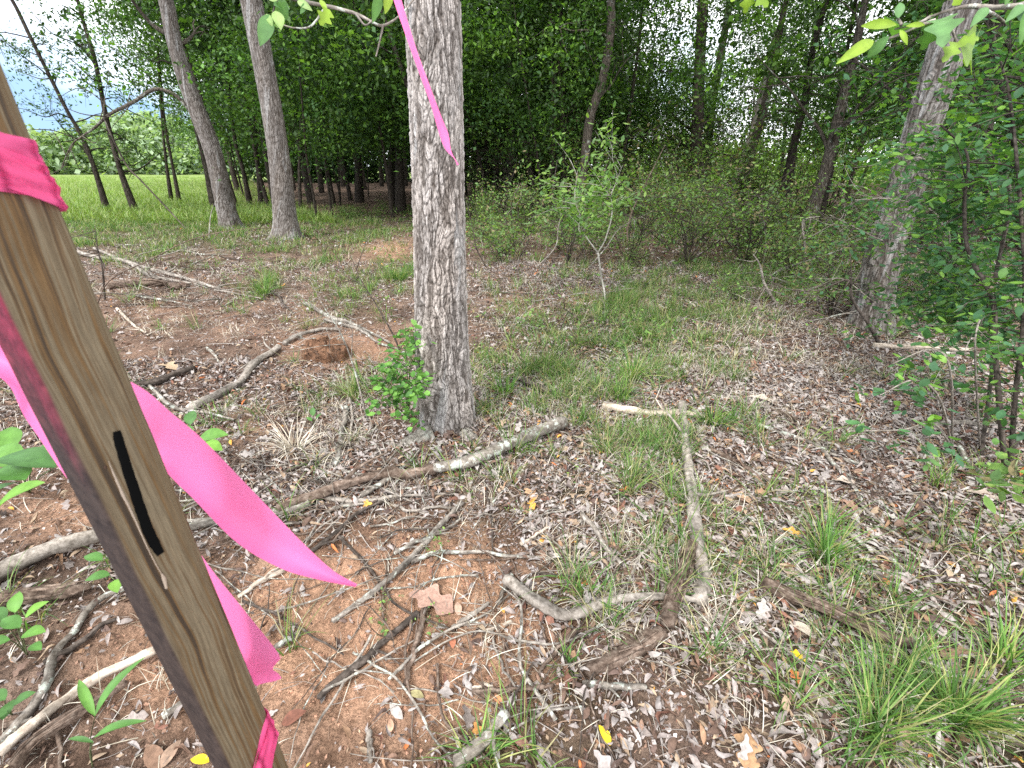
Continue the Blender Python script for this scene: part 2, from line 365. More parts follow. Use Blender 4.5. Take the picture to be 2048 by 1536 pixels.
i, j = np.meshgrid(np.arange(ny-1), np.arange(nx-1), indexing='ij')
q = np.stack([i*nx+j, i*nx+j+1, (i+1)*nx+j+1, (i+1)*nx+j], -1).reshape(-1, 4)
mb = MB(); mb.add(np.stack([X, Y, Z], -1).reshape(-1, 3), q, np.clip(c, 0.01, 1).reshape(-1, 3))
def mat_ground():
    m, nt, n, l, out = nodes('forest_soil'); a = attr(n); vec = mapping(n, l, (1, 1, 1))
    v = noise(n, l, 55, 8, vec, 0.72); v2 = noise(n, l, 220, 3, vec, 0.6)
    vo = n.new('ShaderNodeTexVoronoi'); vo.inputs['Scale'].default_value = 70; l.new(vec, vo.inputs['Vector'])
    col = mixc(n, l, 1.0, a.outputs[0], ramp(n, l, v, [(0.3, (0.5, 0.46, 0.44)), (0.52, (1, 1, 1)), (0.72, (1.35, 1.32, 1.3))]), 'MULTIPLY')
    col = mixc(n, l, 1.0, col, ramp(n, l, v2, [(0.35, (0.75, 0.75, 0.75)), (0.65, (1.2, 1.2, 1.2))]), 'MULTIPLY')
    s1 = n.new('ShaderNodeMath'); s1.operation = 'MULTIPLY_ADD'; s1.inputs[1].default_value = 0.35; l.new(vo.outputs[0], s1.inputs[0]); l.new(v, s1.inputs[2])
    principled(n, l, out, col, 0.95, 0.08, bump(n, l, s1.outputs[0], 1.0, 0.03)); return m
g = mb.build('ground', mat_ground()); tag(g, kind='structure')

# ------------------------------------------------------------------ LITTER, TWIGS, GRASS (uncountable)
LPAL = A([[.38, .335, .315], [.31, .265, .245], [.25, .21, .19], [.44, .395, .37], [.33, .24, .165], [.22, .135, .095], [.15, .095, .07], [.20, .095, .065], [.12, .08, .065], [.30, .18, .11], [.35, .29, .265], [.09, .06, .05]])
LW = A([.16, .15, .12, .10, .08, .08, .08, .05, .06, .03, .06, .03]); LW = LW/LW.sum()
def litter_density(p):
    px, py = topx(p[:, 0], p[:, 1], p[:, 2])
    right = 1/(1+np.exp(-(px-1050-0.0*py)/110))
    d = 0.24+0.75*right-.10*(right < .3)*(py < 720)
    d = d+blobs(px, py, [(480, 700, 260, 90, .08), (900, 1330, 250, 200, .22), (600, 940, 170, 60, .6), (800, 980, 150, 50, .5), (640, 480, 220, 18, .5), (950, 900, 100, 40, .4), (560, 1000, 120, 50, .4), (500, 510, 300, 30, .2)])
    d = d-blobs(px, py, [(c_[0], c_[1], c_[2]*.8, c_[3]*.8, c_[4]*.42) for c_ in CLAY])
    d = d*(1-0.5*((p[:, 0]+0.593*p[:, 1] < 0) & (p[:, 1] > 12)))
    return np.clip(d, 0.04, 1)
templates = [T_leaf(4, .45, .2, .14), T_leaf(4, .36, -.4, .28), T_leaf(4, .30, .6, -.22), T_leaf(4, .24, .5, .12), T_leaf(4, .26, .8, .3, 1.5),
             T_leaf(w=.62, fold=.15, curl=.12, shape=OAK), T_leaf(w=.58, fold=-.25, curl=-.15, shape=OAK)]
mb = MB()
for (n, ymax, ymin, s0, s1) in ((120000, 3.2, .25, .013, .062), (150000, 7.5, 2.6, .02, .062), (60000, 14, 6.5, .035, .085)):
    p = world_uniform(n, ymax, ymin); p = p[rng.random(len(p)) < litter_density(p)]
    kk = rng.integers(0, len(templates), len(p))
    kk = np.where((kk >= 5) & (rng.random(len(p)) < .6), rng.integers(0, 5, len(p)), kk)
    for k, (a_, b_) in enumerate(templates):
        s = p[kk == k]; m = len(s)
        if not m: continue
        sc = (s0+(s1-s0)*rng.random(m)**1.9)*(1.35 if k >= 5 else 1)
        R = rotm(rng.random(m)*2*math.pi, rng.normal(0, .36, m), rng.normal(0, .5, m))
        s = s+np.column_stack([np.zeros(m), np.zeros(m), .002+.012*rng.random(m)])
        col = LPAL[rng.choice(len(LPAL), m, p=LW)]*(0.75+.5*rng.random(m))[:, None]
        col[:, :] = np.minimum(col, A([.39, .35, .325]))
        odd = rng.random(m); col[odd < .004] = A([.62, .33, .07]); col[odd > .996] = A([.5, .17, .06])
        scatter(mb, a_, b_, s, R, sc, col, (0.85+.3*rng.random((len(a_), 1))))
tag(mb.build('leaf_litter', M_LITTER), 'brown and grey fallen leaves covering the forest floor', 'fallen leaves', kind='stuff')

mb = MB()
for (n, ymax, ymin, s0, s1) in ((130000, 3.2, .25, .006, .024), (120000, 7.5, 2.8, .010, .034)):
    p = world_uniform(n, ymax, ymin); p = p[rng.random(len(p)) < litter_density(p)*1.1+.04]; m = len(p)
    sc = s0+(s1-s0)*rng.random(m)**1.6; p[:, 2] += .004+.006*rng.random(m)
    scatter(mb, *DIAM2, p, rotm(rng.random(m)*6.3, rng.normal(0, .4, m), rng.normal(0, .5, m)), np.column_stack([sc*(.5+1.1*rng.random(m)), sc, sc]), LPAL[rng.choice(len(LPAL), m, p=LW)]*(.6+.8*rng.random(m))[:, None])
tag(mb.build('leaf_fragments', M_LITTER), 'fine broken bits of dead leaf scattered through the litter', 'leaf bits', kind='stuff')
mb = MB(); ov = A([(1, 0, 0), (-1, 0, 0), (0, 1, 0), (0, -1, 0), (0, 0, .8), (0, 0, -.8)]); of = [A([(0, 2, 4), (2, 1, 4), (1, 3, 4), (3, 0, 4)])]
for (n, ymax, ymin, s0, s1) in ((60000, 2.8, .25, .0015, .0075), (30000, 7, 2.5, .003, .011)):
    p = world_uniform(n, ymax, ymin); m = len(p); px, py = topx(p[:, 0], p[:, 1], p[:, 2]); cl_ = np.clip(blobs(px, py, CLAY), 0, 1)[:, None]
    sc = s0+(s1-s0)*rng.random(m)**2.5; p[:, 2] += sc*.3
    scatter(mb, ov, of, p, rotm(rng.random(m)*6.3, rng.normal(0, .5, m), rng.normal(0, .5, m)), sc[:, None]*(.6+.8*rng.random((m, 3))), (A([.20, .13, .095])*(1-cl_)+A([.42, .23, .15])*cl_)*(.55+.8*rng.random(m))[:, None])
tag(mb.build('soil_crumbs', M_LITTER, smooth=False), 'small crumbs and clods of reddish soil', 'soil crumbs', kind='stuff')

# twiglets and bark chips
mb = MB(); t8 = np.linspace(0, 1, 5); tw = []
for k in range(5):
    c_ = np.column_stack([.10*np.sin(t8*3+k)*(.3+.15*k), t8-.5, .03*np.sin(t8*5+k)]); T_, N_, B_ = frames(c_)
    v = (c_[:, None]+.012*(1-.4*t8)[:, None, None]*(np.cos(A([0, 2.1, 4.2]))[None, :, None]*N_[:, None]+np.sin(A([0, 2.1, 4.2]))[None, :, None]*B_[:, None])).reshape(-1, 3)
    f = [(a*3+b, a*3+(b+1) % 3, (a+1)*3+(b+1) % 3, (a+1)*3+b) for a in range(4) for b in range(3)]; tw.append((v, [A(f)]))
for (n, ymax, ymin, s0, s1) in ((15000, 3.2, .25, .02, .18), (24000, 7.5, 2.6, .04, .36), (8000, 16, 6.5, .1, .5)):
    p = world_uniform(n, ymax, ymin); p = p[rng.random(len(p)) < litter_density(p)*.6+.4]; kk = rng.integers(0, 5, len(p))
    for k in range(5):
        s = p[kk == k]; m = len(s); sc = s0+(s1-s0)*rng.random(m)**2.2
        R = rotm(rng.random(m)*2*math.pi, rng.normal(0, .09, m), rng.random(m)*6)
        fat = .7+1.1*rng.random(m)*(.08/np.maximum(sc, .04))
        pal = A([[.34, .30, .27], [.22, .17, .14], [.46, .42, .38], [.15, .10, .08], [.30, .20, .14]])
        scatter(mb, *tw[k], s+A([0, 0, .008]), R, np.column_stack([sc*fat, sc, sc*fat]), pal[rng.integers(0, 5, m)]*(.8+.4*rng.random(m))[:, None])
tag(mb.build('twig_litter', M_LITTER), 'countless small twigs and bark chips strewn over the soil', 'twigs', kind='stuff')

# grasses
def tufts(mb, pts, nb, length, width, spread, pal, tall=1.0, lean=.5, pmin=.15):
    bl = [T_blade(5, b, 1.0) for b in (.35, .7, 1.1, 1.6, 2.1)]
    P_ = np.repeat(pts, nb, 0); m = len(P_); hs = np.repeat(.75+.5*rng.random(len(pts)), nb)
    a = rng.random(m)*2*math.pi; r = spread*np.sqrt(rng.random(m))
    pos = P_+np.column_stack([r*np.cos(a), r*np.sin(a), np.zeros(m)-.005]); pos[:, 2] = H(pos[:, 0], pos[:, 1])-.004
    yaw = a+rng.normal(0, .8, m)-math.pi/2
    tilt = -np.abs(rng.normal(0, lean, m))-pmin*0; L = length*(.45+.75*rng.random(m))*hs*tall
    R = rotm(yaw, tilt*.8, rng.normal(0, .25, m)); w = width*(.7+.6*rng.random(m))
    col = pal[rng.integers(0, len(pal), m)]*(.7+.6*rng.random(m))[:, None]; kk = rng.integers(0, 5, m)
    for k in range(5):
        s = kk == k
        scatter(mb, bl[k][0], bl[k][1], pos[s], R[s], np.column_stack([w[s], L[s], L[s]]), col[s])
GP = A([[.095, .20, .045], [.13, .255, .055], [.075, .16, .04], [.18, .28, .07], [.30, .31, .12], [.065, .135, .035], [.36, .32, .19]])
DP = A([[.46, .40, .31], [.55, .50, .41], [.36, .30, .22], [.50, .45, .37], [.30, .24, .18], [.6, .56, .48]])
def gpick(n, ymax, ymin, B, gain, base=0.0):
    p = world_uniform(n, ymax, ymin); px, py = topx(p[:, 0], p[:, 1], p[:, 2])
    cl = np.clip(.5+1.6*fbm(p[:, 0]*3, p[:, 1]*3, 2), .05, 1.6)
    d = blobs(px, py, B)*gain*cl+base*cl; return p[rng.random(len(p)) < d]
mb = MB()
tufts(mb, gpick(5200, 3.2, .3, GREEN, .7, .03), 22, .21, .0042, .035, GP)
tufts(mb, gpick(17000, 7.5, 2.8, GREEN, .75, .025), 18, .23, .005, .05, GP)
tufts(mb, gpick(9000, 13, 6.5, GREEN, .6, .02), 16, .22, .008, .10, GP)
tag(mb.build('green_grass', M_GRASS), 'green grass blades growing through the litter', 'grass', kind='stuff')
mb = MB()
tufts(mb, gpick(11000, 3.2, .3, DRY, .65, .08), 14, .12, .0028, .06, DP, lean=1.1)
tufts(mb, gpick(18000, 7.5, 2.8, DRY, .65, .07), 12, .14, .0042, .08, DP, lean=1.1)
tufts(mb, gpick(6000, 13, 6.5, DRY, .5, .2), 10, .16, .007, .12, DP, lean=.9)
tag(mb.build('dry_grass', M_DRYGRASS), 'straw coloured dead grass matted over the ground', 'dry grass', kind='stuff')
# field and forest edge grass beyond
mb = MB(); FP = A([[.18, .28, .065], [.24, .34, .085], [.15, .23, .06], [.30, .35, .13]])
n = 12000; y = 13.5+55*rng.random(n)**1.6; x = -.593*y+3-(rng.random(n)*(1.0*y+4)); p = np.column_stack([x, y, H(x, y)])
tufts(mb, p, 6, .33, .022, .25, FP, lean=.3)
n = 6500; y = 7.5+12*rng.random(n); x = -.95*y+(rng.random(n)*(.85*y)); p = np.column_stack([x, y, H(x, y)])
keep = fbm(x*.9, y*.9, 3)+.30*sstep(8, 15, y)-.24-.35*sstep(-.35, -.15, x/y) > 0; p = p[keep & (rng.random(n) < .8)]
tufts(mb, p, 11, .18, .008, .20, GP*.95, lean=.5)
tag(mb.build('field_grass', M_GRASS), 'bright green grass of the open field left of the wood', 'grass', kind='stuff')

# ------------------------------------------------------------------ SURVEY STAKE
SW = 0.040; hw = SW/2
A0 = A([-0.26021858, 0.25012568, 1.43236757]); ax = A([0.06993438, -0.07676689, -0.9945934]); ax /= np.linalg.norm(ax)
nf = A([0.88387607, -0.45745503, 0.09745764]); nf /= np.linalg.norm(nf)
sx = np.cross(ax, nf); sx /= np.linalg.norm(sx); sx = sx if sx[0] > 0 else -sx
nf = np.cross(sx, ax); nf = nf if nf[1] < 0 else -nf
A0 = A0-nf*hw; top = A0-ax*.42; bot = A0+ax*1.38
def stake_local(a, s, d): return top+ax*a+sx*s+nf*d      # along, across (right +), out
Ls = float(np.linalg.norm(bot-top))
mb = MB(); na = 320; bv = .0022
# rounded square profile, 4 faces x 12 + corner arcs
def sq_profile():
    pr = []
    cs = [(1, 1, 0), (1, -1, -math.pi/2), (-1, -1, -math.pi), (-1, 1, -1.5*math.pi)]
    for a_, b_, st in cs:
        for t in np.linspace(math.pi/2, 0, 5):
            ang = st+t; pr.append(((hw-bv)*a_+bv*math.cos(ang), (hw-bv)*b_+bv*math.sin(ang)))
        nx_ = cs[(cs.index((a_, b_, st))+1) % 4]
        e0 = pr[-1]; st2 = nx_[2]; ang = st2+math.pi/2; e1 = ((hw-bv)*nx_[0]+bv*math.cos(ang), (hw-bv)*nx_[1]+bv*math.sin(ang))
        for t in np.linspace(0, 1, 14)[1:-1]: pr.append((e0[0]*(1-t)+e1[0]*t, e0[1]*(1-t)+e1[1]*t))
    return A(pr)
pr = sq_profile(); npf = len(pr); aa = np.linspace(0, Ls, na)
gr = np.random.default_rng(5)
V = []; Cc = []
for a_ in aa:
    s_, d_ = pr[:, 0].copy(), pr[:, 1].copy()
    k = 1+0.010*vnoise(a_*40+pr[:, 0]*60, pr[:, 1]*60+3)
    taper = min(1, (Ls-a_)/.12)*.85+.15
    V.append(top+ax*a_+(s_*k*taper)[:, None]*sx+(d_*k*taper)[:, None]*nf)
    # left face darker than the others: magenta near the tape, blackish lower down
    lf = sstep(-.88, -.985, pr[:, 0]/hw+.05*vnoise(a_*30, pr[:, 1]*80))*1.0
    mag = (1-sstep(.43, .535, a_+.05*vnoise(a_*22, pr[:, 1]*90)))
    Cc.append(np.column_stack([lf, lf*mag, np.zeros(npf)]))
V = np.concatenate(V); Cc = np.concatenate(Cc)
i, j = np.meshgrid(np.arange(na-1), np.arange(npf), indexing='ij'); j2 = (j+1) % npf
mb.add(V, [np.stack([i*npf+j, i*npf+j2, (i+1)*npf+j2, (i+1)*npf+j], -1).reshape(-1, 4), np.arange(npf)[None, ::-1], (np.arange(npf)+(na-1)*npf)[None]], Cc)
def mat_stake():
    m, nt, n, l, out = nodes('weathered_treated_pine')
    u = n.new('ShaderNodeUVMap'); u.uv_map = 'grain'
    sep = n.new('ShaderNodeSeparateXYZ'); l.new(u.outputs[0], sep.inputs[0])
    mp1 = n.new('ShaderNodeMapping'); mp1.inputs['Scale'].default_value = (1.0, 3.2, 1); l.new(u.outputs[0], mp1.inputs[0])
    # growth rings: bands across the face that wander along it
    wn_ = noise(n, l, 1.0, 3, mp1.outputs[0], .5)
    m1 = n.new('ShaderNodeMath'); m1.operation = 'MULTIPLY_ADD'; m1.inputs[1].default_value = 150; l.new(sep.outputs[0], m1.inputs[0])
    m2 = n.new('ShaderNodeMath'); m2.operation = 'MULTIPLY'; m2.inputs[1].default_value = 5.0; l.new(wn_, m2.inputs[0]); l.new(m2.outputs[0], m1.inputs[2])
    m3 = n.new('ShaderNodeMath'); m3.operation = 'SINE'
    # slower variation so that bands have unequal widths
    w2 = n.new('ShaderNodeCombineXYZ'); l.new(m1.outputs[0], w2.inputs[0]); sc_ = n.new('ShaderNodeMath'); sc_.operation = 'MULTIPLY'; sc_.inputs[1].default_value = 1.6; l.new(sep.outputs[1], sc_.inputs[0]); l.new(sc_.outputs[0], w2.inputs[1])
    nb_ = noise(n, l, 1.25, 4, w2.outputs[0], .5)
    col = ramp(n, l, nb_, [(0.28, (0.030, 0.020, 0.013)), (0.38, (0.055, 0.036, 0.021)), (0.43, (0.125, 0.070, 0.027)), (0.49, (0.115, 0.083, 0.048)), (0.56, (0.165, 0.128, 0.080)), (0.62, (0.105, 0.064, 0.030)), (0.70, (0.046, 0.032, 0.021)), (0.8, (0.12, 0.09, 0.057))])
    mp2 = n.new('ShaderNodeMapping'); mp2.inputs['Scale'].default_value = (500, 45, 1); l.new(u.outputs[0], mp2.inputs[0])
    fine = noise(n, l, 1, 5, mp2.outputs[0], .7)
    col = mixc(n, l, 1.0, col, ramp(n, l, fine, [(.3, (.72, .72, .72)), (.7, (1.2, 1.2, 1.2))]), 'MULTIPLY')
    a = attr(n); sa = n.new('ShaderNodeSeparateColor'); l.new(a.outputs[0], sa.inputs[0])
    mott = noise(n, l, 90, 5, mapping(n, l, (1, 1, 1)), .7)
    dark_tone = ramp(n, l, mott, [(.3, (.016, .010, .009)), (.75, (.062, .042, .034))])
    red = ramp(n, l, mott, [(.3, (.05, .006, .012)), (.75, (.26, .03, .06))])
    col = mixc(n, l, sa.outputs[0], col, mixc(n, l, sa.outputs[1], dark_tone, red))
    principled(n, l, out, col, .75, .25, bump(n, l, fine, .35, .0015)); return m
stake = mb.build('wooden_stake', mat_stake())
tag(stake, 'weathered square wooden survey stake with striped grain leaning across the left foreground', 'stake')
me = stake.data; uvl = me.uv_layers.new(name='grain'); per = np.cumsum(np.r_[0, np.linalg.norm(np.diff(np.vstack([pr, pr[:1]]), axis=0), axis=1)])[:-1]
vi = np.empty(len(me.loops), np.int32); me.loops.foreach_get('vertex_index', vi)
uv = np.column_stack([per[vi % npf], aa[np.clip(vi//npf, 0, na-1)]]); uvl.data.foreach_set('uv', uv.astype(np.float32).ravel())
# things fixed on the stake ------------------------------------------------
def on_face(px_, py_):      # where the sight line meets the stake's front face -> (along, across)
    r = ray(px_, py_); o = top+nf*hw; t = np.dot(o-CAMP, nf)/np.dot(r, nf); p = CAMP+r*t-top
    return np.dot(p, ax), np.dot(p, sx)
def face_patch(mb, outline, widths, out_, col=(.01, .01, .01), n=60, jag=0.0, thick=.0004):
    pts = A([on_face(*o) for o in outline]); c = catmull(np.column_stack([pts, np.zeros(len(pts))]), n)[:, :2]
    w = np.interp(np.linspace(0, 1, n), np.linspace(0, 1, len(widths)), widths)
    d = np.gradient(c, axis=0); d /= np.linalg.norm(d, axis=1)[:, None]; nn_ = np.column_stack([-d[:, 1], d[:, 0]])
    rows = []
    for k in np.linspace(-1, 1, 7):
        e = c+nn_*(w*k*(1+jag*vnoise(np.arange(n)*.6, np.full(n, k*9))))[:, None]
        e = np.clip(e, [-1, -hw+bv], [9, hw-bv]); hgt = hw+out_+thick*math.sqrt(max(0, 1-k*k))
        rows.append(top+e[:, :1]*ax+e[:, 1:]*sx+hgt*nf)
    v = np.concatenate(rows); i, j = np.meshgrid(np.arange(6), np.arange(n-1), indexing='ij')
    mb.add(v, np.stack([i*n+j, i*n+j+1, (i+1)*n+j+1, (i+1)*n+j], -1).reshape(-1, 4), col)
def simple(name, col, rough=.5, spec=.3):
    m, nt, n, l, out = nodes(name); principled(n, l, out, col, rough, spec); return m
mb = MB()
ww = A([.0020, .0026, .0027, .0028, .0029, .0030, .0031, .0031, .0032, .0032, .0024])
face_patch(mb, [(233, 862), (240, 890), (252, 930), (268, 980), (285, 1030), (300, 1070), (321, 1108)], ww, .00025, jag=.12)
mk = mb.build('black_stroke', simple('flat_black', (.0025, .0025, .0025), .75, .05), stake)  # solid black stroke laid over the front face
mb = MB()
face_patch(mb, [(216, 922), (228, 950), (246, 990), (270, 1040), (292, 1090), (312, 1130), (324, 1150)], A([.0001, .0006, .0009, .0006, .0004, .0004, .0003]), .0003, n=70, jag=.4, thick=.0007)
face_patch(mb, [(322, 1146), (328, 1158), (332, 1176)], A([.0006, .0014, .0008]), .0003, n=20, thick=.0012)
mb.build('resin_drip', simple('dried_resin', (.30, .235, .18), .3, .5), stake)
mb = MB(); face_patch(mb, [(210, 931), (211, 938)], A([.0005, .0009, .0005]), .0002, col=(.05, .02, .01), n=8)
mb.build('knot', simple('dark_knot', (.05, .025, .015), .7), stake)

# ------------------------------------------------------------------ PINK TAPE
def mat_tape(name, base, tr):
    m, nt, n, l, out = nodes(name); d = n.new('ShaderNodeBsdfPrincipled'); d.inputs['Base Color'].default_value = (*base, 1); d.inputs['Roughness'].default_value = .45; d.inputs['Specular IOR Level'].default_value = .3
    t = n.new('ShaderNodeBsdfTranslucent'); t.inputs[0].default_value = (*tr, 1); s_ = n.new('ShaderNodeMixShader'); s_.inputs[0].default_value = .45
    v = noise(n, l, 60, 3, mapping(n, l, (1, 1, 1))); b = bump(n, l, v, .15, .002); l.new(b, d.inputs['Normal'])
    l.new(d.outputs[0], s_.inputs[1]); l.new(t.outputs[0], s_.inputs[2]); l.new(s_.outputs[0], out.inputs[0]); return m
M_TAPE = mat_tape('pink_flagging', (1.0, .20, .47), (1.0, .33, .62)); M_TAPEW = mat_tape('pink_flagging_wrapped', (.82, .11, .29), (.95, .15, .38))
def ribbon(mb, L_, R_, dep, n=60, cross=8, bow=0.0, ripple=0.0, fold=0, thick=.00025, curl=None, end=None):
    """a strip between two pixel outlines L_ and R_ at depths dep; bows and ripples out of its plane"""
    Lc = catmull(np.column_stack([A(L_, dtype=float), np.zeros(len(L_))]), n)[:, :2]; Rc = catmull(np.column_stack([A(R_, dtype=float), np.zeros(len(R_))]), n)[:, :2]
    d = np.interp(np.linspace(0, 1, n), np.linspace(0, 1, len(dep)), dep); rows = []
    for k in np.linspace(0, 1, cross+1):
        c = Lc*(1-k)+Rc*k; dd = d*(1+bow*(4*k*(1-k))+ripple*np.sin(np.linspace(0, 9, n)+k*4)+(fold*abs(((k*3) % 1)-.5) if fold else 0))
        if curl: dd = dd*(1+curl*(k-.5))
        if end is not None:
            ep = A(end, dtype=float); tt = k*(len(ep)-1); i0 = min(int(tt), len(ep)-2); e_ = ep[i0]*(1-(tt-i0))+ep[i0+1]*(tt-i0)
            bl = sstep(.82, 1, np.linspace(0, 1, n))[:, None]; c = c*(1-bl)+(c+(e_-c[-1]))*bl
        rows.append(A([P(c[a][0], c[a][1], dd[a]) for a in range(n)]))
    v = np.stack(rows, 1)      # n, cross+1, 3
    m = cross+1; i, j = np.meshgrid(np.arange(n-1), np.arange(cross), indexing='ij')
    f = np.stack([i*m+j, i*m+j+1, (i+1)*m+j+1, (i+1)*m+j], -1).reshape(-1, 4)
    mb.add(v.reshape(-1, 3), f, (1, .2, .5))
# tail that flies out to the right from behind the stake
mb = MB()
ribbon(mb, [(-260, 560), (-120, 640), (0, 690), (110, 700), (270, 768), (342, 825), (410, 883), (526, 1003), (608, 1088), (668, 1142), (714, 1168)],
       [(-300, 640), (-160, 700), (0, 755), (60, 850), (190, 1010), (300, 935), (366, 978), (470, 1082), (560, 1136), (640, 1160), (712, 1174)],
       [.33, .335, .345, .355, .37, .38, .39, .40, .41], n=150, cross=14, bow=.02, ripple=.006)
t1 = mb.build('flagging_tape', M_TAPE, None); tag(t1, 'wide bright pink tape tail streaming right from behind the stake', 'tape', 'pink tape ends tied on the stake')
mb = MB()
ribbon(mb, [(330, 1000), (380, 1075), (424, 1140), (485, 1216), (547, 1293), (560, 1315), (556, 1322)], [(300, 1060), (345, 1130), (400, 1230), (440, 1300), (490, 1350), (513, 1371), (540, 1366)],
       [.43, .43, .425, .42, .42], n=80, cross=16, bow=.02, ripple=.004, end=[(562, 1314), (553, 1326), (541, 1337), (556, 1346), (564, 1357), (548, 1363), (530, 1366), (513, 1371)])
v = [P(x_, y_, .336) for x_, y_ in ((553, 1318), (541, 1337), (562, 1356), (538, 1367), (522, 1352), (530, 1325))]
t2 = mb.build('flagging_tape', M_TAPE); tag(t2, 'short pink tape end with ragged cut edge hanging behind the stake\'s lower half', 'tape', 'pink tape ends tied on the stake')
# turns of tape round the stake (each a thing tied on it)
def wrap(rows, turns_out, n=40):
    """rows: across the front face from left edge to right edge, (along_top, along_bottom) in stake units; closes round the back"""
    mb = MB(); 
    for layer, (al, ar, bl_, br, out_) in enumerate(rows):
        ring = []
        per_pts = np.linspace(0, 1, n, endpoint=False)
        pe = pr*(1+out_/hw)
        idx = np.linspace(0, npf, n*2, endpoint=False).astype(int)
        m = 9; V_ = []
        for q_ in idx:
            s_, d_ = pe[q_]; u_ = (s_/hw+1)/2; u2 = u_ if d_ > 0 else u_
            a0 = al*(1-u2)+ar*u2; a1 = bl_*(1-u2)+br*u2
            for k in np.linspace(0, 1, m):
                rip = .0011*math.sin(k*11+layer*2+u_*7)+.0007*math.sin(k*23-u_*9+layer*2)
                V_.append(top+ax*(a0*(1-k)+a1*k)+sx*(s_+np.sign(s_)*rip*.35*(abs(s_) >= hw*.98))+nf*(d_+(rip if d_ >= hw*.98 else 0)))
        nn_ = len(idx); i, j = np.meshgrid(np.arange(nn_), np.arange(m-1), indexing='ij'); i2 = (i+1) % nn_
        mb.add(A(V_), np.stack([i*m+j, i2*m+j, i2*m+j+1, i*m+j+1], -1).reshape(-1, 4), (1, .1, .3))
    return mb
aL, _ = on_face(-60, 290); aT, _ = on_face(62, 280); bB, _ = on_face(119, 406); bL, _ = on_face(0, 358)
rowsT = [(aT-.010, aT+.000, aT+.030, bB-.014, .0010), (aT-.008, aT+.012, aT+.022, bB-.002, .0018), (aT-.012, aT+.018, aT+.012, bB+.003, .0025)]
tw1 = wrap(rowsT, 3).build('tape_wrap', M_TAPEW); tag(tw1, 'creased deep pink tape wrapped round the stake\'s upper end', 'tape', 'pink tape wraps on the stake')
aR, _ = on_face(533, 1425); bR, _ = on_face(556, 1474)
rowsB = [(aR+.058, aR, bR+.075, bR, .0012), (aR+.066, aR+.006, bR+.070, bR-.003, .0020)]
tw2 = wrap(rowsB, 2).build('tape_wrap', M_TAPEW); tag(tw2, 'slanting pink tape band crossing the stake at the bottom edge', 'tape', 'pink tape wraps on the stake')

# hanging tape above, tied to the overhanging twig
mb = MB()
ribbon(mb, [(742, -160), (770, -60), (787, 0), (814, 79), (841, 154), (862, 212), (886, 290), (908, 317), (914, 331)],
       [(752, -160), (784, -60), (803, 0), (831, 92), (858, 167), (884, 236), (897, 268), (903, 303), (918, 329)], [1.12, 1.12, 1.14, 1.16, 1.18, 1.2, 1.2], n=110, cross=5, ripple=.004, bow=.004, curl=.012)
t3 = mb.build('flagging_tape', M_TAPE); tag(t3, 'narrow pink tape strip dangling in front of the big trunk', 'tape')

# ------------------------------------------------------------------ MAIN TRUNK (real bark relief)
def worley(u, v, cu, cv, per, seed):
    g_ = np.random.default_rng(seed); tab = g_.random((97, 211, 3)); x = u/cu; y = v/cv
    xi = np.floor(x).astype(int); yi = np.floor(y).astype(int); d1 = np.full(x.shape, 9.); d2 = d1.copy(); idv = np.zeros_like(d1); ty = np.zeros_like(d1)
    for a_ in (-1, 0, 1):
        for b_ in (-1, 0, 1):
            cx, cy_ = xi+a_, yi+b_; w = tab[(cx % per) % 97, cy_ % 211]
            dx = cx+.1+.8*w[..., 0]-x; dy = cy_+.05+.9*w[..., 1]-y; d = np.sqrt(dx*dx+dy*dy)
            nearer = d < d1; d2 = np.where(nearer, d1, np.minimum(d2, d)); idv = np.where(nearer, w[..., 2], idv); ty = np.where(nearer, -dy, ty); d1 = np.where(nearer, d, d1)
    return d1, d2, idv, ty
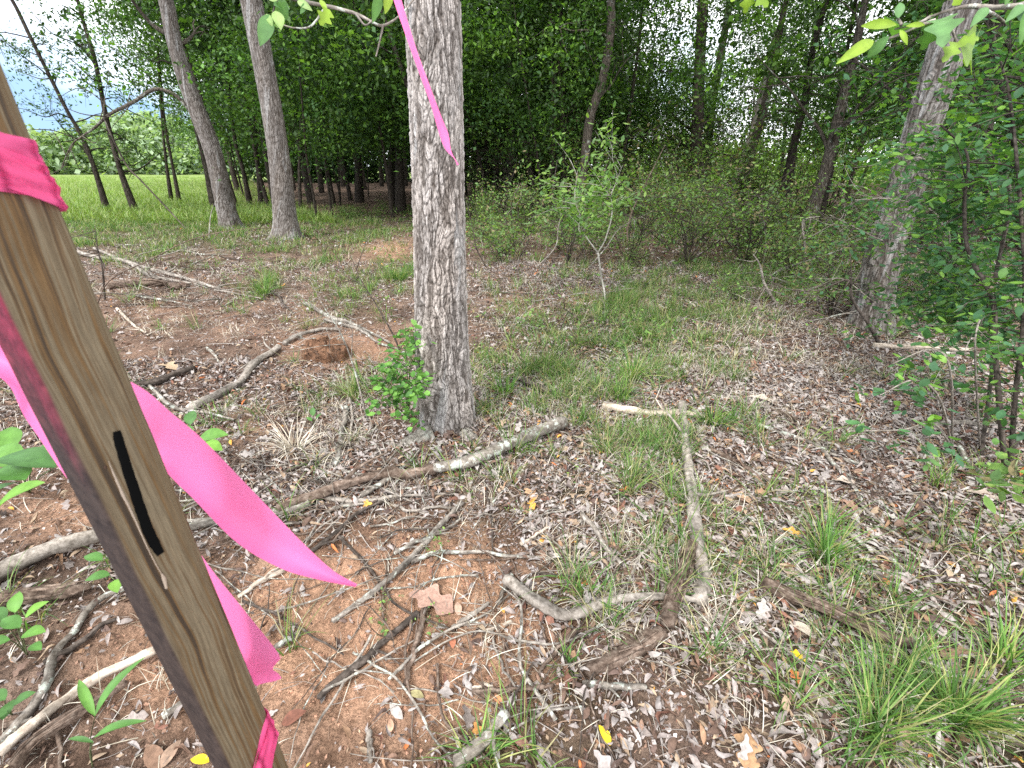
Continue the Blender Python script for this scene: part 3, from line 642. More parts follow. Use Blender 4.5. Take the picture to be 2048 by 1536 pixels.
def bark_trunk(path, rad, length, ntheta, nz_, name, parent, seed, cell=(.016, .060), flare=None, relief=.0095, tone=1.0, lich=0.3):
    c = catmull(path, nz_); r = np.interp(np.linspace(0, 1, nz_), np.linspace(0, 1, len(rad)), rad)
    L = np.cumsum(np.r_[0, np.linalg.norm(np.diff(c, axis=0), axis=1)]); T, N, B = frames(c)
    th = np.linspace(0, 2*math.pi, ntheta, endpoint=False); TH, LL = np.meshgrid(th, L); R0 = np.mean(rad)
    per = max(8, int(round(2*math.pi*R0/cell[0]))); u = TH/(2*math.pi)*per*cell[0]
    wu = .012*np.cos(TH*3+LL*4+seed)+.030*fbm(np.cos(TH)*2+LL*6, np.sin(TH)*2+seed+LL*3, 3)
    wv = .05*fbm(np.cos(TH)*3+LL*4+9, np.sin(TH)*3+LL*2, 2)
    d1, d2, idv, ty = worley(u+wu, LL+wv, cell[0], cell[1], per, seed)
    e1, e2, id2, ty2 = worley(u+wu*1.3+.4, LL+wv, cell[0]*.5, cell[1]*.45, per*2, seed+5)
    edge = sstep(-.02, .34, d2-d1); edge2 = sstep(-.1, .35, e2-e1); fis = sstep(-.12, .30, fbm((u+wu)*75, LL*11+wv*8, 3)+.12)
    h = .55*fis+edge*(.30+.45*idv)+.30*edge2*(.5+id2)-.18*ty*edge+.25*fbm(np.cos(TH)*40*R0*4+LL*90, np.sin(TH)*40*R0*4+LL*60, 3)
    rr = r[:, None]*np.ones_like(TH)
    if flare is not None: rr = rr*flare(TH, LL)
    ANG = N[:, None]*np.cos(TH)[..., None]+B[:, None]*np.sin(TH)[..., None]
    v = c[:, None]+ANG*(rr+relief*(h-.6))[..., None]
    base = A([.385, .350, .325])*tone; dkc = A([.06, .047, .038])
    k = (edge*.50+.24*edge2+.26)*(.55+.55*idv+.25*id2)*(.34+.78*fis); k = np.clip(k+.25*fbm(np.cos(TH)*30+LL*70, np.sin(TH)*30, 2), 0, 1.25)
    col = dkc*(1-k[..., None])+base*k[..., None]
    warm = np.clip(fbm(np.cos(TH)*2+3, LL*3+np.sin(TH)*2, 3)+.35, 0, 1)[..., None]; col = col*(1-warm*.22)+col*A([1.18, 1.0, .82])*warm*.22
    li = sstep(.12, .34, fbm(np.cos(TH)*3+seed, LL*4+np.sin(TH)*3, 4)+lich*np.exp(-(LL/.42)**2)-.10)[..., None]
    col = col*(1-li*.55)+A([.42, .41, .40])*(.55+.45*edge[..., None])*li*.55
    n = nz_; m = ntheta; i, j = np.meshgrid(np.arange(n-1), np.arange(m), indexing='ij'); j2 = (j+1) % m
    mb = MB(); mb.add(v.reshape(-1, 3), [np.stack([i*m+j, i*m+j2, (i+1)*m+j2, (i+1)*m+j], -1).reshape(-1, 4), (np.arange(m)+(n-1)*m)[None]], np.clip(col, .02, .8).reshape(-1, 3))
    return mb.build(name, M_RBARK, parent), c, r
M_RBARK = mat_attr('relief_bark', .92, .08, 160, .7, 1.25, .5, .004)

def px_trunk(pts, Y=None, base_at=0):
    """pts: (px, py, width_px) from the base upwards -> world centre line and radii on the plane y = Y of the foot"""
    g0 = G(pts[0][0], pts[0][1]); Y = g0[1]+.15 if Y is None else Y
    out, rad = [], []
    for (x_, y_, w_) in pts:
        p = PY(x_, y_, Y); out.append(p); d = depth(p); az = math.atan2(abs(p[0]), Y)
        rad.append(.5*w_*d/FPX*math.cos(az)**.7)
    out[0][2] = min(out[0][2], float(H(out[0][0], out[0][1])))-.12
    return out, rad
def grow_up(path, rad, height, bendx=0.0):
    a, b = path[-2], path[-1]; d = (b-a)/np.linalg.norm(b-a); z = b[2]; p = b.copy(); pth = list(path); rd = list(rad); r0 = rad[-1]
    n = 4; step = max(.5, (height-z)/n)
    for k in range(n):
        d = d*.8+A([0, 0, .25]); d /= np.linalg.norm(d); p = p+d*step+A([rng.normal(0, .06), rng.normal(0, .06), 0]); pth.append(p); rd.append(r0*(1-.75*(k+1)/n))
    return pth, rd

# crown meshes shared by many trees -------------------------------------------------
CG = A([[.045, .095, .022], [.06, .125, .025], [.035, .075, .02], [.085, .16, .03], [.11, .20, .035], [.04, .085, .03], [.055, .10, .035]])
def crown_mesh(seed, n_sprays, per, rx, rz, z0, leaf, hollow=.35, pal=CG, dens_low=0.0, bright=1.0):
    g_ = np.random.default_rng(seed); mb = MB()
    u = g_.normal(size=(n_sprays, 3)); u /= np.linalg.norm(u, axis=1)[:, None]; r = (hollow+(1-hollow)*g_.random(n_sprays))**.6
    c = u*r[:, None]*A([rx, rx, rz]); c[:, 0] *= 1+.25*np.sin(c[:, 2]*1.3+seed); c[:, 1] *= 1+.25*np.cos(c[:, 2]*1.7+seed); c[:, 2] += z0+rz
    n = n_sprays*per; s = np.repeat(np.arange(n_sprays), per)
    sz = (.25+.45*g_.random(n_sprays))*rx/3.0
    loc = g_.normal(size=(n, 3))*A([1, 1, .32])*sz[s][:, None]
    pos = c[s]+loc; pos[:, 2] -= .25*(loc[:, 0]**2+loc[:, 1]**2)/np.maximum(sz[s], .1)
    R = rotm(g_.random(n)*2*math.pi, g_.normal(-.35, .5, n), g_.normal(0, .55, n)); L = leaf*(.6+.7*g_.random(n))
    sp = pal[g_.integers(0, len(pal), n_sprays)]*(.45+1.3*g_.random(n_sprays)**2)[:, None]*bright
    col = sp[s]*(.75+.5*g_.random(n))[:, None]
    scatter(mb, *DIAM2, pos, R, np.column_stack([L*(.8+.5*g_.random(n)), L, L]), col)
    me = mb.mesh('crown'); me.materials.append(M_LEAF); return me, c
CROWNS = [crown_mesh(11+k, 170, 42, 2.9, 4.2, 0, .145, bright=.88) for k in range(4)]
LOWC = [crown_mesh(31+k, 120, 44, 2.3, 2.2, 0, .115, bright=1.3) for k in range(3)]
HIGHC = [crown_mesh(51, 300, 30, 3.6, 3.0, 0, .14)]

def limbs(parent, c, r, n, zmin, zmax, length, mat, seed, twiggy=3, droop=0.0, sides=5):
    g_ = np.random.default_rng(seed)
    for k in range(n):
        z = zmin+(zmax-zmin)*g_.random(); i = int(np.argmin(np.abs(c[:, 2]-z))); a = g_.random()*2*math.pi; L = length*(.5+.8*g_.random())
        p0 = c[i]; d = A([math.cos(a), math.sin(a), .35+.4*g_.random()-droop]); mb = MB(); rr = max(.008, min(r[i]*.42, .07))
        pts = [p0]; p = p0.copy()
        for s_ in range(5):
            d = d/np.linalg.norm(d)+g_.normal(0, .28, 3)+A([0, 0, .10-droop*.25]); p = p+d/np.linalg.norm(d)*L/5; pts.append(p)
        cc, _ = tube(mb, pts, [rr, rr*.7, rr*.5, rr*.3, rr*.15], sides, 16, .1)
        for t in range(twiggy):
            j = g_.integers(4, 15); q0 = cc[j]; dd = g_.normal(size=3)+(cc[j]-cc[j-1])*6; dd /= np.linalg.norm(dd)
            q1 = q0+dd*L*.22; q2 = q1+(dd+g_.normal(0, .45, 3)+A([0, 0, -.1]))*L*.2
            tube(mb, [q0, q1, q2], [rr*.3, rr*.2, rr*.08], 4, 7)
            for t2 in range(2):
                q3 = q1+(g_.normal(size=3)*.6+dd)*L*.14; tube(mb, [q1, (q1+q3)/2+g_.normal(0, .02, 3), q3], [rr*.15, rr*.1, rr*.05], 3, 4)
        put(mb.build('branch', mat, parent), parent.location)

def crown_on(parent, at, meshes, sc=1.0, dz=0.0, k=0):
    me = meshes[k % len(meshes)][0]; o = bpy.data.objects.new('crown', me); COL.objects.link(o); o.parent = parent
    o.location = Vector(at)-Vector(parent.location)+Vector((0, 0, dz)); o.rotation_euler = (0, 0, (k*2.4) % 6.28); o.scale = (sc, sc, sc); return o

# trunk 1: the big one in the middle
pts1 = [(899, 915, 118), (896, 860, 112), (891, 800, 108), (884, 700, 104), (882, 600, 101), (877, 400, 99), (872, 200, 103), (866, 0, 107)]
path, rad = px_trunk(pts1, 2.50)
path2, rad2 = grow_up(path, rad, 7.5)
big = thing('oak_tree', (path[0][0], path[0][1], float(H(path[0][0], path[0][1]))), 'large pale grey oak trunk with scaly bark standing in the middle, nearest tree', 'tree')
def flare1(TH, LL):
    f = np.exp(-np.maximum(LL-.10, 0)/.13)
    lobes = .16+.62*np.exp(-((np.mod(TH-LOBE[0]+math.pi, 2*math.pi)-math.pi)/.48)**2)+.26*np.exp(-((np.mod(TH-LOBE[1]+math.pi, 2*math.pi)-math.pi)/.35)**2)+.3*np.exp(-((np.mod(TH-LOBE[2]+math.pi, 2*math.pi)-math.pi)/.4)**2)
    return 1+f*lobes
c0 = catmull(path, 8); T0, N0, B0 = frames(c0)
def ang_of(d): return math.atan2(np.dot(d, B0[0]), np.dot(d, N0[0]))
LOBE = [ang_of(A([-.92, -.4, 0])), ang_of(A([.9, -.35, 0])), ang_of(A([.1, -1, 0]))]
o, c, r = bark_trunk(path, rad, None, 460, 860, 'trunk', big, 3, flare=flare1); put(o, big.location)
mb = MB(); tube(mb, [path[-1]-(path[-1]-path[-2])*.05]+path2[len(path):], [rad[-1]*.97]+rad2[len(path):], 24, 30, .05)
put(mb.build('upper_trunk', M_BARK, big), big.location)
cc_ = catmull(path2, 60); rr_ = np.interp(np.linspace(0, 1, 60), np.linspace(0, 1, len(rad2)), rad2)
limbs(big, cc_, rr_, 4, 4.5, 7.2, 3.0, M_BARKM, 5)
crown_on(big, A(path2[-1]), CROWNS, .9, -2.0, 1)
# root buttresses running into the ground
for q_, (a_, w0, nm) in enumerate(([(868, 850), (820, 880), (785, 895), (752, 912)], .055, 'root'), ([(930, 850), (968, 870), (1000, 905)], .045, 'root')) if False else []:
    pass
for pr_, w0 in (([(862, 868), (826, 880), (796, 892), (764, 905)], .062), ([(928, 868), (952, 880), (972, 892)], .045)):
    mb = MB(); pp = [G(x_, y_, -.012-.016*k) for k, (x_, y_) in enumerate(pr_)]
    tube(mb, pp, [w0*1.25, w0, w0*.75, w0*.35], 14, 26, .12, wob=.01)
    put(mb.build('root', M_BARKP, big), big.location)

# other individually recognisable trees ------------------------------------------------
def tree(name, pts, label, mat, height, crown=None, Y=None, group=None, branches=3, zb=(2, 5), lb=1.6, relief=False, cs=1.0, cdz=-3.0, cat='tree', k=0, sides=14, droop=0, twiggy=3):
    path, rad = px_trunk(pts, Y); n0 = len(path); path2, rad2 = grow_up(path, rad, height)
    t = thing(name, (path[0][0], path[0][1], float(H(path[0][0], path[0][1]))), label, cat, group)
    if relief:
        o, c, r = bark_trunk(path, rad, None, 260, 620, 'trunk', t, 13+k, cell=(.024, .11), relief=.010, tone=relief, lich=.1,
                             flare=lambda TH, LL: 1+.35*np.exp(-np.maximum(LL-.12, 0)/.16)*(1+.5*np.cos(TH*3+k))); put(o, t.location)
        mb = MB(); tube(mb, [path[-1]-(path[-1]-path[-2])*.05]+path2[n0:], [rad[-1]*.97]+rad2[n0:], 16, 20, .05); put(mb.build('upper_trunk', M_BARK, t), t.location)
    else:
        rad2 = list(rad2); rad2[0] *= 1.5
        mb = MB(); tube(mb, path2, rad2, sides, 50, .06, seed=k); put(mb.build('trunk', mat, t), t.location)
    cc = catmull(path2, 60); rr = np.interp(np.linspace(0, 1, 60), np.linspace(0, 1, len(rad2)), rad2)
    if branches: limbs(t, cc, rr, branches, zb[0], zb[1], lb, mat if not relief else M_BARKM, 100+k, droop=droop, twiggy=twiggy)
    if crown: crown_on(t, path2[-1], crown, cs, cdz, k)
    return t
tree('oak_tree', [(575, 478, 60), (571, 440, 46), (556, 300, 40), (531, 150, 40), (502, 0, 42)], 'straight grey trunk with flared foot, second from the left stake side', M_BARK, 9, CROWNS, relief=.62, zb=(5, 8), k=1, cdz=-1.8)
tree('oak_tree', [(463, 458, 42), (448, 400, 36), (425, 300, 35), (386, 200, 33), (353, 100, 29), (332, 0, 28)], 'grey leaning trunk with small leaf tufts, left of the straight grey one', M_BARK, 9, CROWNS, relief=.56, zb=(3.5, 7), k=2, cdz=-2.6, branches=4)
tree('oak_tree', [(1745, 668, 84), (1752, 583, 72), (1768, 500, 70), (1803, 403, 70), (1830, 301, 66), (1860, 205, 68), (1892, 103, 70), (1926, 0, 66)], 'thick grey trunk leaning right behind the leafy shrub', M_BARK, 8, CROWNS, relief=.60, zb=(4, 7), k=3, cdz=-1.6)
LT = [
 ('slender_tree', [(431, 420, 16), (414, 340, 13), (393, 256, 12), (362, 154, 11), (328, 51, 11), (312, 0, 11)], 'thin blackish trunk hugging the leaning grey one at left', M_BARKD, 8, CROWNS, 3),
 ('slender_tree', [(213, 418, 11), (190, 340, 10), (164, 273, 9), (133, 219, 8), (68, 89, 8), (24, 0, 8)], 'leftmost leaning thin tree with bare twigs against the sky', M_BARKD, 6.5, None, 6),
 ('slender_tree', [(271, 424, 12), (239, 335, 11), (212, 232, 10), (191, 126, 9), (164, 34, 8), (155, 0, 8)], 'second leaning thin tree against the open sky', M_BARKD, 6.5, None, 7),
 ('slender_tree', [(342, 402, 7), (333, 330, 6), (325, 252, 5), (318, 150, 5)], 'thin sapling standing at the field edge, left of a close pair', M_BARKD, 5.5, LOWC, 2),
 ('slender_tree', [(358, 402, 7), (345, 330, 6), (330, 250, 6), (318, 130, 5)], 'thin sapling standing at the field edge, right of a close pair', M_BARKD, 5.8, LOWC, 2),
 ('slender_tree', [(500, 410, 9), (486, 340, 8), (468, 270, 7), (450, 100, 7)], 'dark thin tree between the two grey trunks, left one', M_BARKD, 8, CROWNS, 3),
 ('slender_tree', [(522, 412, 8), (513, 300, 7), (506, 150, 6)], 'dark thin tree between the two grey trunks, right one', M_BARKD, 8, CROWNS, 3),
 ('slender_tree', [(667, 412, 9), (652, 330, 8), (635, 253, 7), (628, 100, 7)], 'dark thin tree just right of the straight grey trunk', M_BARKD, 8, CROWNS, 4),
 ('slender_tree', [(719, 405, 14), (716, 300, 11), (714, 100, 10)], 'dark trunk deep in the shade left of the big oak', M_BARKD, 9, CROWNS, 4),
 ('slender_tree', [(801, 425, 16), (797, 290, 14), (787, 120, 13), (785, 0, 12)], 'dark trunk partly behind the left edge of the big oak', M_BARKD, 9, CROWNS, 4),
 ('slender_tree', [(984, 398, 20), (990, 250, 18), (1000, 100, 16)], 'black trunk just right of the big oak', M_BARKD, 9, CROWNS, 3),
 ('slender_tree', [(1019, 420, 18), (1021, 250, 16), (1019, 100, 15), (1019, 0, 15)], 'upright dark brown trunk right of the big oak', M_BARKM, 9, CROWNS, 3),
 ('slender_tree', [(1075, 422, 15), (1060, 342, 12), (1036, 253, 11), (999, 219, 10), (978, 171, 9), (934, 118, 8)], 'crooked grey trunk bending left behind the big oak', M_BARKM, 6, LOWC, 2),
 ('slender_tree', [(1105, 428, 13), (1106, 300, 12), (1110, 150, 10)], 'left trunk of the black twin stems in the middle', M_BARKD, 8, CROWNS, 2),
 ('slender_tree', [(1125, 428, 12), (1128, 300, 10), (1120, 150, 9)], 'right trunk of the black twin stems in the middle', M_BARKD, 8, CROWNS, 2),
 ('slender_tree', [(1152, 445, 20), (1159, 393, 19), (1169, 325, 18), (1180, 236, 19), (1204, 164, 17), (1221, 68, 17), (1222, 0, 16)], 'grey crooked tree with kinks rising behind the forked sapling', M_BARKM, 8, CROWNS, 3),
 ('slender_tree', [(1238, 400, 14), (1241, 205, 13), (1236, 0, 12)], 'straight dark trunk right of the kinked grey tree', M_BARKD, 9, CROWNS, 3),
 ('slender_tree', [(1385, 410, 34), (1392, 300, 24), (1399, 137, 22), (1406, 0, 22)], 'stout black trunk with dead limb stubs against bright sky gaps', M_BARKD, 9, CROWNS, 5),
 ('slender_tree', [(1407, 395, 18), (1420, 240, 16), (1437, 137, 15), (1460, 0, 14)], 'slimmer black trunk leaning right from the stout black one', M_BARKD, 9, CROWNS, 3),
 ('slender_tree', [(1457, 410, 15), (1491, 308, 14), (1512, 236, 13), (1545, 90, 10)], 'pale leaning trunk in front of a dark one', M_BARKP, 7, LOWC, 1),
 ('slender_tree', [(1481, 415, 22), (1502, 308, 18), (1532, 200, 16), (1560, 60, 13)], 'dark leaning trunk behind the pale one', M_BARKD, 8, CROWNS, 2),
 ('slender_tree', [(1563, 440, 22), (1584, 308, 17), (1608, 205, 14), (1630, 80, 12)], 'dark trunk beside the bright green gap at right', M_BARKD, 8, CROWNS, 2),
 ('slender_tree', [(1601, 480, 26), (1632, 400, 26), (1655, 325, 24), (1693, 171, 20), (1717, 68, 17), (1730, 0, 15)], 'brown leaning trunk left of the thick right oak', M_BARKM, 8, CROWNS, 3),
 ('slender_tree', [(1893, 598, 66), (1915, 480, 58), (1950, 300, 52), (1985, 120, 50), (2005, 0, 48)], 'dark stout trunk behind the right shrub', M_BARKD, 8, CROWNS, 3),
]
for k, (nm, pts, lab, mt, hh, cr_, nb) in enumerate(LT):
    bare = cr_ is None
    if bare: nb += 9
    t = tree(nm, pts, lab, mt, hh, cr_, branches=nb, zb=(1.6 if not bare else 1.2, 4.8 if not bare else 5.6), lb=2.2 if not bare else 1.7, k=10+k, cs=.8, cdz=-3.4 if cr_ is CROWNS else -2.2, droop=.25 if mt is M_BARKD else 0, twiggy=4, sides=10)
    if bare:      # sparse small leaves on the twigs
        g_ = np.random.default_rng(k); mbl = MB(); vs = []
        for ch in t.children:
            if ch.name.startswith('branch'):
                a_ = np.empty(len(ch.data.vertices)*3, np.float32); ch.data.vertices.foreach_get('co', a_); vs.append(a_.reshape(-1, 3)[40:])
        vs = np.concatenate(vs); p = vs[g_.integers(0, len(vs), 1500)]+g_.normal(0, .08, (1500, 3)); m = len(p)
        scatter(mbl, *DIAM2, p, rotm(g_.random(m)*6.3, g_.normal(-.3, .6, m), g_.normal(0, .6, m)), .06+.07*g_.random(m), CG[g_.integers(0, 7, m)]*.9)
        put(mbl.build('leaves', M_LEAF, t), t.location)

# the bare limb arching left from the leaning grey trunk, and the dead leaning branch under it
YA = px_trunk([(463, 458, 42)])[0][0][1]
mb = MB(); cA, _ = tube(mb, [PY(x_, y_, YA+d_) for x_, y_, d_ in ((404, 254, 0), (375, 215, -.1), (345, 187, -.2), (308, 179, -.3), (265, 205, -.4), (219, 229, -.5), (190, 255, -.5), (164, 273, -.6), (142, 292, -.6), (122, 338, -.6))], [.05, .045, .04, .038, .034, .028, .02, .015, .01], 8, 50, .1)
for q_ in range(16):
    g_ = np.random.default_rng(q_+400); i = g_.integers(18, 49); p0 = cA[i]; d = g_.normal(size=3); d[2] = abs(d[2])*(1 if q_ % 3 else -1); d /= np.linalg.norm(d); L = .5+.7*g_.random()
    p1 = p0+d*L*.5+g_.normal(0, .05, 3); p2 = p1+(d+g_.normal(0, .5, 3))*L*.5
    tube(mb, [p0, p1, p2], [.014, .009, .003], 4, 9)
bt = [o for o in bpy.data.objects if o.get('label', '').startswith('grey leaning trunk')][0]
put(mb.build('arching_limb', M_BARKM, bt), bt.location)
mb = MB(); pA = [PY(x_, y_, 13.2-.11*k) for k, (x_, y_) in enumerate(((205, 232), (250, 325), (283, 362), (330, 412)))]+[G(376, 463, .02)]
tube(mb, pA, [.024, .022, .02, .02, .012], 7, 30, .1)
tag(mb.build('fallen_branch', W_DARK), 'long dead branch propped against the thin trees at the field edge', 'branch')

# backfill forest -------------------------------------------------------------------
def make_proto(seed, h, r0, mat, crown, cs, z_c, nbr, label, group):
    g_ = np.random.default_rng(seed); t = thing('forest_tree', (0, 0, 0), label, 'tree', group)
    pts = [A([0, 0, -.15])]; p = pts[0].copy(); d = A([0, 0, 1.])
    for k in range(6): d = d+g_.normal(0, .06, 3); d /= np.linalg.norm(d); p = p+d*h/6; pts.append(p.copy())
    mb = MB(); cc, rr = tube(mb, pts, [r0*1.25, r0, r0*.9, r0*.8, r0*.6, r0*.4, r0*.15], 9, 36, .06, seed=seed); mb.build('trunk', mat, t)
    limbs(t, cc, rr, nbr, 1.6, h*.55, 1.9, mat, seed+1, droop=.2)
    o = bpy.data.objects.new('crown', crown[seed % len(crown)][0]); COL.objects.link(o); o.parent = t; o.location = (pts[4][0], pts[4][1], z_c); o.scale = (cs,)*3
    return t
GL = 'dark slender tree deep in the shaded wood'; GG = 'trees deep in the shaded wood'
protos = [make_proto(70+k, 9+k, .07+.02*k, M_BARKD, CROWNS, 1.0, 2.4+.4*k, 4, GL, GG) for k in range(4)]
young = [make_proto(90+k, 6+k*.7, .035+.01*k, M_BARKD, LOWC, 1.0, 1.5+.3*k, 3, 'young leafy understory tree between the taller trunks', 'young understory trees in the wood') for k in range(3)]
used = set(); spots = []
def place(prot, x, y, s):
    pr_ = prot[rng.integers(0, len(prot))]; z = float(H(x, y)); rz = rng.random()*6.28
    if pr_.name not in used:
        used.add(pr_.name); pr_.location = (x, y, z); pr_.rotation_euler = (0, 0, rz); pr_.scale = (s,)*3; return
    copy_thing(pr_, (x, y, z), rz, s)
def try_place(prot, n, pxr, yr, dmin, s0=.8, s1=1.25, skip=None):
    k = 0; tries = 0
    while k < n and tries < 5000:
        tries += 1; y = yr[0]+(yr[1]-yr[0])*rng.random(); a = (pxr[0]+(pxr[1]-pxr[0])*rng.random()-1024)/1001; x = a*y
        if any((x-u)**2+(y-v)**2 < dmin**2 for u, v in spots): continue
        if skip and skip(x, y): continue
        spots.append((x, y)); place(prot, x, y, s0+(s1-s0)*rng.random()); k += 1
try_place(young, 10, (560, 1180), (13.5, 17), 1.5, .9, 1.2)
try_place(protos, 16, (500, 1180), (16, 27), 1.8)
try_place(young, 26, (440, 1250), (16, 30), 1.1)
try_place(protos, 24, (420, 1200), (27, 45), 1.6, 1.0, 1.5)
try_place(protos, 14, (1150, 2300), (19, 32), 1.8, skip=lambda x, y: abs(1024+1001*x/y-1445) < 34)
try_place(young, 17, (1180, 1900), (20, 30), 1.6, skip=lambda x, y: abs(1024+1001*x/y-1445) < 34)
try_place(young, 4, (1640, 1800), (11, 15), 2.0)
try_place(protos, 7, (1850, 2500), (9, 16), 2.0)
try_place(young, 6, (1850, 2300), (7, 12), 1.3, .7, 1.0)
for t in protos+young:
    if t.name not in used: bpy.data.objects.remove(t)

# far wood beyond the field, and bright scrub seen beneath the crowns on the right
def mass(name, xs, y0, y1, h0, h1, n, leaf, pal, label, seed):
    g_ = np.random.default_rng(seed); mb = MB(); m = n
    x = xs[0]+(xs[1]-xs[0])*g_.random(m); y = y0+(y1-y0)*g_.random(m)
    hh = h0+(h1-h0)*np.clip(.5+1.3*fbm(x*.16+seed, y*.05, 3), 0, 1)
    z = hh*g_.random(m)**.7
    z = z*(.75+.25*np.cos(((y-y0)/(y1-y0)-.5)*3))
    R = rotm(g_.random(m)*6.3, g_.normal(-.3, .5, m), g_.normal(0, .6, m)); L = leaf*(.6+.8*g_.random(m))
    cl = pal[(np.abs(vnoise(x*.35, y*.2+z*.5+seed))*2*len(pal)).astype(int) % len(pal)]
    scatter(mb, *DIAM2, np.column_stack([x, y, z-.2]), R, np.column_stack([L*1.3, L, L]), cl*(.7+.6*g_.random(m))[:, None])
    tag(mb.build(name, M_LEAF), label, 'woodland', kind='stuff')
FW = A([[.29, .38, .25], [.34, .43, .28], [.26, .34, .24], [.37, .46, .27]])  # far leaves paler than near ones: distance haze is put into the colour
mass('distant_wood', (-150, -30), 84, 102, 4.0, 10.5, 42000, .95, FW, 'pale green wood far across the open field', 2)
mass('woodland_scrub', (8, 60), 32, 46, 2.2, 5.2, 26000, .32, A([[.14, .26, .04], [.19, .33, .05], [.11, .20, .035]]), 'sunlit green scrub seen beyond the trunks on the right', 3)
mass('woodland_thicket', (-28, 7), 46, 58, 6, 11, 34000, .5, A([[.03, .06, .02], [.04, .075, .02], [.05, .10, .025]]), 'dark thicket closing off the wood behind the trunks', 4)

UG = [(1350, 480, 420, 55, 1), (1600, 520, 200, 70, .9), (1480, 570, 140, 40, .6), (1000, 455, 120, 30, .8), (1850, 640, 160, 60, .5), (1200, 560, 120, 40, .4), (700, 440, 300, 20, .4)]
p = gpick(9000, 20, 5, UG, 1.0, .03); nn2 = np.repeat(p, 12, 0); m = len(nn2); nn2 = nn2+np.column_stack([rng.normal(0, .16, m), rng.normal(0, .16, m), np.abs(rng.normal(0, 1, m))*.14+.02])
UP = A([[.13, .24, .06], [.18, .31, .07], [.10, .19, .055], [.22, .33, .08], [.20, .13, .07], [.08, .15, .05]])
mb = MB(); tl = T_leaf(3, .5, .12, -.08); scatter(mb, tl[0], tl[1], nn2, rotm(rng.random(m)*6.3, rng.normal(-.1, .45, m), rng.normal(0, .45, m)), .03+.05*rng.random(m), UP[rng.choice(6, m, p=[.25, .2, .2, .12, .08, .15])]*(.7+.6*rng.random(m))[:, None])
tag(mb.build('undergrowth', M_LEAF), 'low mixed green undergrowth covering the ground at the wood edge', 'undergrowth', kind='stuff')

# ------------------------------------------------------------------ SHRUBS
def shrub_proto(seed, h, rx, nst, nl, leaf, pal, stem_mat, name='shrub', spread=.5):
    g_ = np.random.default_rng(seed); t = thing(name, (0, 0, 0), 'x', 'shrub'); ends = []
    for k in range(nst):
        a = g_.random()*6.28; d = A([math.cos(a)*spread, math.sin(a)*spread, 1]); d /= np.linalg.norm(d); p = A([0, 0, -.03]); pts = [p]
        for s_ in range(4): d = d+g_.normal(0, .2, 3); d /= np.linalg.norm(d); p = p+d*h*(.7+.5*g_.random())/4; pts.append(p)
        mb = MB(); cc, _ = tube(mb, pts, [.010*h, .007*h, .005*h, .003*h, .0015*h], 5, 14); ends += list(cc[4:])
        for q_ in range(5):
            j = g_.integers(3, 13); p0 = cc[j]; dd = g_.normal(size=3); dd[2] = abs(dd[2])*.5; dd /= np.linalg.norm(dd); p1 = p0+dd*rx*.5; p2 = p1+(dd+g_.normal(0, .4, 3))*rx*.3
            c2, _ = tube(mb, [p0, p1, p2], [.004*h, .003*h, .0012*h], 4, 7); ends += list(c2[2:])*2
        mb.build('stem', stem_mat, t)
    ends = A(ends); p = ends[g_.integers(0, len(ends), nl)]+g_.normal(0, .11*rx+.01, (nl, 3)); p[:, 2] = np.maximum(p[:, 2], .03)
    mb = MB(); tl = T_leaf(3, .52, .12, -.08)
    scatter(mb, tl[0], tl[1], p, rotm(g_.random(nl)*6.3, g_.normal(-.2, .45, nl), g_.normal(0, .4, nl)), leaf*(.6+.7*g_.random(nl)), pal[g_.integers(0, len(pal), nl)]*(.75+.5*g_.random(nl))[:, None])
    mb.build('foliage', M_LEAF, t); return t
SP = A([[.13, .23, .065], [.17, .29, .075], [.10, .19, .065], [.22, .33, .085], [.15, .23, .095], [.24, .20, .11]])
SPD = A([[.045, .11, .045], [.06, .14, .055], [.055, .13, .065], [.09, .18, .05], [.14, .26, .05]])
sp_ = [shrub_proto(200+k, h, rx, 7, nl, lf, SP, W_DARK) for k, (h, rx, nl, lf) in enumerate(((.9, .6, 620, .062), (1.3, .8, 800, .068), (.65, .55, 500, .058), (1.7, .9, 900, .072)))]
GS = 'leafy green shrubs along the wood edge'; LS = 'low leafy green shrub under the trees at the wood edge'
usedp = set()
def put_shrub(proto, p, rz, s, label, group=None):
    if proto.name not in usedp:
        usedp.add(proto.name); proto.location = p; proto.rotation_euler = (0, 0, rz); proto.scale = (s,)*3; t = proto
    else: t = copy_thing(proto, p, rz, s)
    t['label'] = label
    if group: t['group'] = group
    elif 'group' in t: del t['group']
    return t
cnt = 0
for k in range(86):
    x_ = 940+800*rng.random(); y_ = 415+120*rng.random()**1.4
    if k > 66: x_ = 420+500*rng.random(); y_ = 412+28*rng.random()
    put_shrub(sp_[rng.integers(0, 4) if k < 67 else 2], G(x_, y_, 0), rng.random()*6.28, (.32+.68*rng.random()) if k < 67 else .5, LS, GS)
for x_, y_, s, kk, lab in ((1010, 505, .75, 2, 'small dark shrub on bare soil right of the big oak'), (1120, 500, .8, 0, 'light green shrub behind the forked sapling on its left'),
                           (1260, 520, .95, 1, 'leafy shrub right of the forked sapling'), (1480, 500, .9, 3, 'tall loose shrub in front of the pale leaning trunk'), (1340, 470, .8, 3, 'tall arching shrub below the stout black trunk'),
                           (1590, 560, .9, 0, 'shrub at the foot of the brown leaning trunk'), (1460, 600, .55, 2, 'low green shrub at the far edge of the dry grass'), (1660, 630, .7, 1, 'tangled shrub left of the thick leaning oak'),
                           (1850, 640, .6, 0, 'bright green shrub right of the thick leaning oak\'s foot')):
    put_shrub(sp_[kk], G(x_, y_, 0), rng.random()*6.28, s, lab)
